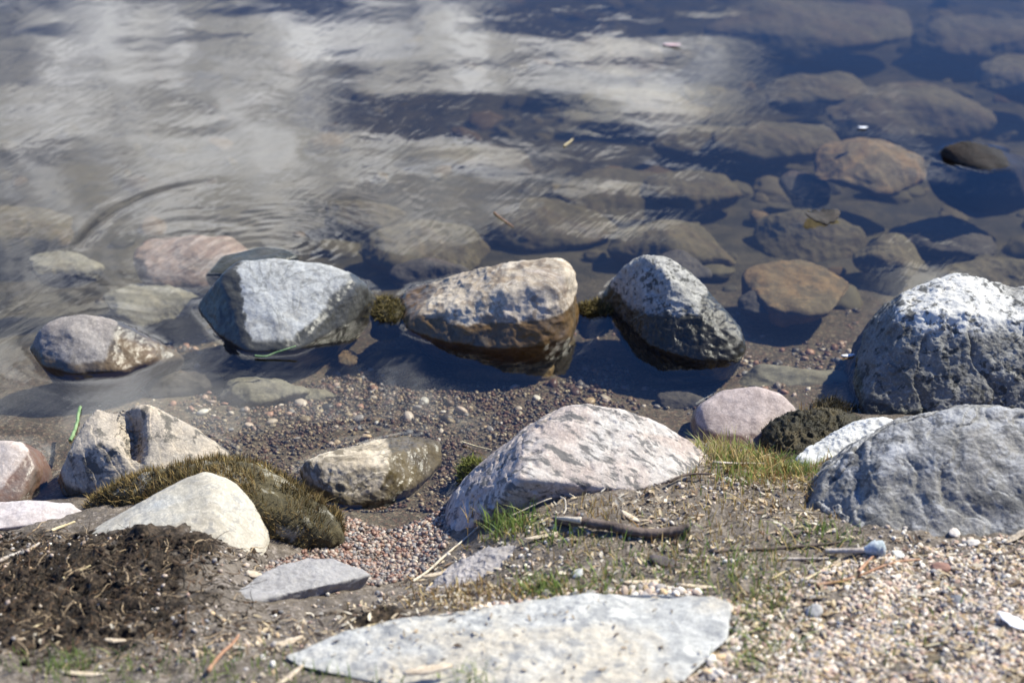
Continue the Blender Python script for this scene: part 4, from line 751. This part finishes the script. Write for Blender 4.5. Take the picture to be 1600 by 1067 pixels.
# ------------------------------------------------------------------ water: one closed body with a rippled surface
wx = axis(-1.4, 1.4, .0055, 55); wy = axis(2.1, 5.4, .0055, 55)
WX, WY = np.meshgrid(wx, wy); WP = np.stack([WX.ravel(), WY.ravel()], 1); WZ = np.zeros(len(WP))
def ring(px, py, lam, amp, r0, fall, ax=1.0, a0=None, a1=None):
    c = atz(px, py, 0)[:2]; d = WP-c; rr = np.hypot(d[:, 0]/ax, d[:, 1]); q = np.maximum(rr-r0, 0); g = np.cos(2*np.pi*q/lam)*np.exp(-q/fall)*(rr > r0*.8)
    if a0 is not None:
        an = np.degrees(np.arctan2(d[:, 1], d[:, 0])); g = g*sstep(an, a0-15, a0+15)*sstep(-an, -a1-15, -a1+15)
    return amp*g*np.clip(.65+1.3*fbm(np.concatenate([WP*7, np.full((len(WP), 1), px*.01)], 1), 2), 0, 1.4)
WZ += ring(150, 540, .060, .00016, .11, .08, 1.15) + ring(410, 400, .030, .00013, .06, .12, 1.3) + ring(300, 395, .05, .00018, .12, .10, 1.2) + ring(440, 375, .022, .00012, .04, .10, 1.2)
WZ += ring(1050, 520, .040, .00009, .14, .05) + ring(760, 500, .055, .00006, .17, .05) + ring(1160, 665, .03, .0001, .1, .05) + ring(560, 745, .035, .00008, .11, .05)
c_ = atz(330, 392, 0)[:2]; d_ = WP-c_; r_ = np.hypot(d_[:, 0], d_[:, 1]*.82); an_ = np.degrees(np.arctan2(d_[:, 1], d_[:, 0]))
WZ += -.0013*np.exp(-((r_-.262)/.016)**2)*sstep(an_, 84, 140)*sstep(-an_, -190, -165) + .0006*np.exp(-((r_-.290)/.018)**2)*sstep(an_, 84, 140)*sstep(-an_, -190, -165)
q3 = np.concatenate([WP, np.zeros((len(WP), 1))], 1); nr = (np.abs(WP[:, 0]) < 3) & (WP[:, 1] < 8)
far_ = sstep(WP[:, 1], 3.0, 3.6)
WZ[nr] += (fbm(q3[nr]*[2.2, 4.0, 1], 2)*.0008*(.25+far_[nr]) + fbm(q3[nr]*[14, 8, 1]+7, 2)*.00005*(.3+far_[nr]))
# water creeping up where it touches stone
from mathutils.kdtree import KDTree
edge = np.concatenate([V[np.abs(V[:, 2]) < .0025] for o, V, F in ROCK_MESH if V[:, 2].max() > .004]); kd = KDTree(len(edge))
for i, p in enumerate(edge): kd.insert((p[0], p[1], 0), i)
kd.balance()
for i in np.where(nr & (np.abs(WP[:, 0]) < 1.4) & (WP[:, 1] > 2.2) & (WP[:, 1] < 4.2))[0]:
    dd = kd.find((WP[i, 0], WP[i, 1], 0))[2]
    if dd < .05: WZ[i] += .0013*math.exp(-dd/.006)
wn0, wn1 = len(wx), len(wy); I = np.arange(wn0*wn1).reshape(wn1, wn0); F1 = np.stack([I[:-1, :-1], I[:-1, 1:], I[1:, 1:], I[1:, :-1]], -1).reshape(-1, 4)
top = np.concatenate([WP, WZ[:, None]], 1); rim = np.concatenate([I[0, :], I[1:, -1], I[-1, -2::-1], I[-2:0:-1, 0]]); low = top[rim].copy(); low[:, 2] = -2.5; nb = len(top)
k = np.arange(len(rim)); k2 = (k+1) % len(rim); SK = np.stack([rim[k2], rim[k], nb+k, nb+k2], -1)
low = np.concatenate([low, [[0, 3, -2.5]]]); CF = np.stack([nb+k, np.full(len(rim), nb+len(rim)), nb+k2], -1)
me = bpy.data.meshes.new('lake_water'); VA = np.concatenate([top, low])
fl = np.concatenate([F1.ravel(), SK.ravel(), CF.ravel()]).astype(np.int32); cnt = np.concatenate([np.full(len(F1)+len(SK), 4), np.full(len(CF), 3)]); stt = np.concatenate([[0], np.cumsum(cnt)[:-1]]).astype(np.int32)
me.vertices.add(len(VA)); me.vertices.foreach_set('co', VA.astype(np.float32).ravel()); me.loops.add(len(fl)); me.loops.foreach_set('vertex_index', fl); me.polygons.add(len(cnt)); me.polygons.foreach_set('loop_start', stt); me.polygons.foreach_set('use_smooth', np.arange(len(cnt)) < len(F1)); me.update(calc_edges=True); me.validate()
m, T = new_mat('lake_water'); W = T.n('ShaderNodeNewGeometry').outputs['Position']
mp = T.n('ShaderNodeCombineXYZ'); T.put(mp.inputs[0], T.vmath('DOT_PRODUCT', W, (.50, .87, 0))); T.put(mp.inputs[1], T.math('MULTIPLY', T.vmath('DOT_PRODUCT', W, (-.87, .50, 0)), 5.0))
n1 = T.noise(mp.outputs[0], 13, 2.2, .45, .5); n2 = T.noise(W, 9, 2, .5, .3)
sp = T.n('ShaderNodeSeparateXYZ'); T.put(sp.inputs[0], W)
am = T.mixf(T.step(sp.outputs[1], 2.7, 3.5), .25, 1.0)
nrm = T.bump(T.math('MULTIPLY', n1, am), .6, .00021, T.bump(T.math('MULTIPLY', n2, am), .5, .0010))
fr = T.n('ShaderNodeFresnel'); fr.inputs[0].default_value = 1.333; T.put(fr.inputs['Normal'], nrm)
tr = T.n('ShaderNodeBsdfTransparent'); tr.inputs[0].default_value = (.97, .98, .98, 1); gl_ = T.n('ShaderNodeBsdfGlossy'); gl_.inputs['Roughness'].default_value = .012; gl_.inputs[0].default_value = (1, 1, 1, 1); T.put(gl_.inputs['Normal'], nrm)
mx = T.n('ShaderNodeMixShader'); T.t.links.new(fr.outputs[0], mx.inputs[0]); T.t.links.new(tr.outputs[0], mx.inputs[1]); T.t.links.new(gl_.outputs[0], mx.inputs[2])
sc_ = T.n('ShaderNodeVolumeScatter'); sc_.inputs['Color'].default_value = (.86, .80, .62, 1); sc_.inputs['Density'].default_value = .06
ab_ = T.n('ShaderNodeVolumeAbsorption'); ab_.inputs['Color'].default_value = (.56, .52, .40, 1); ab_.inputs['Density'].default_value = 1.6
vs_ = T.n('ShaderNodeAddShader'); T.t.links.new(sc_.outputs[0], vs_.inputs[0]); T.t.links.new(ab_.outputs[0], vs_.inputs[1])
out = T.n('ShaderNodeOutputMaterial'); T.t.links.new(mx.outputs[0], out.inputs[0]); T.t.links.new(vs_.outputs[0], out.inputs[1])
wo = link('lake_water', me, m); tag(wo, kind='structure')
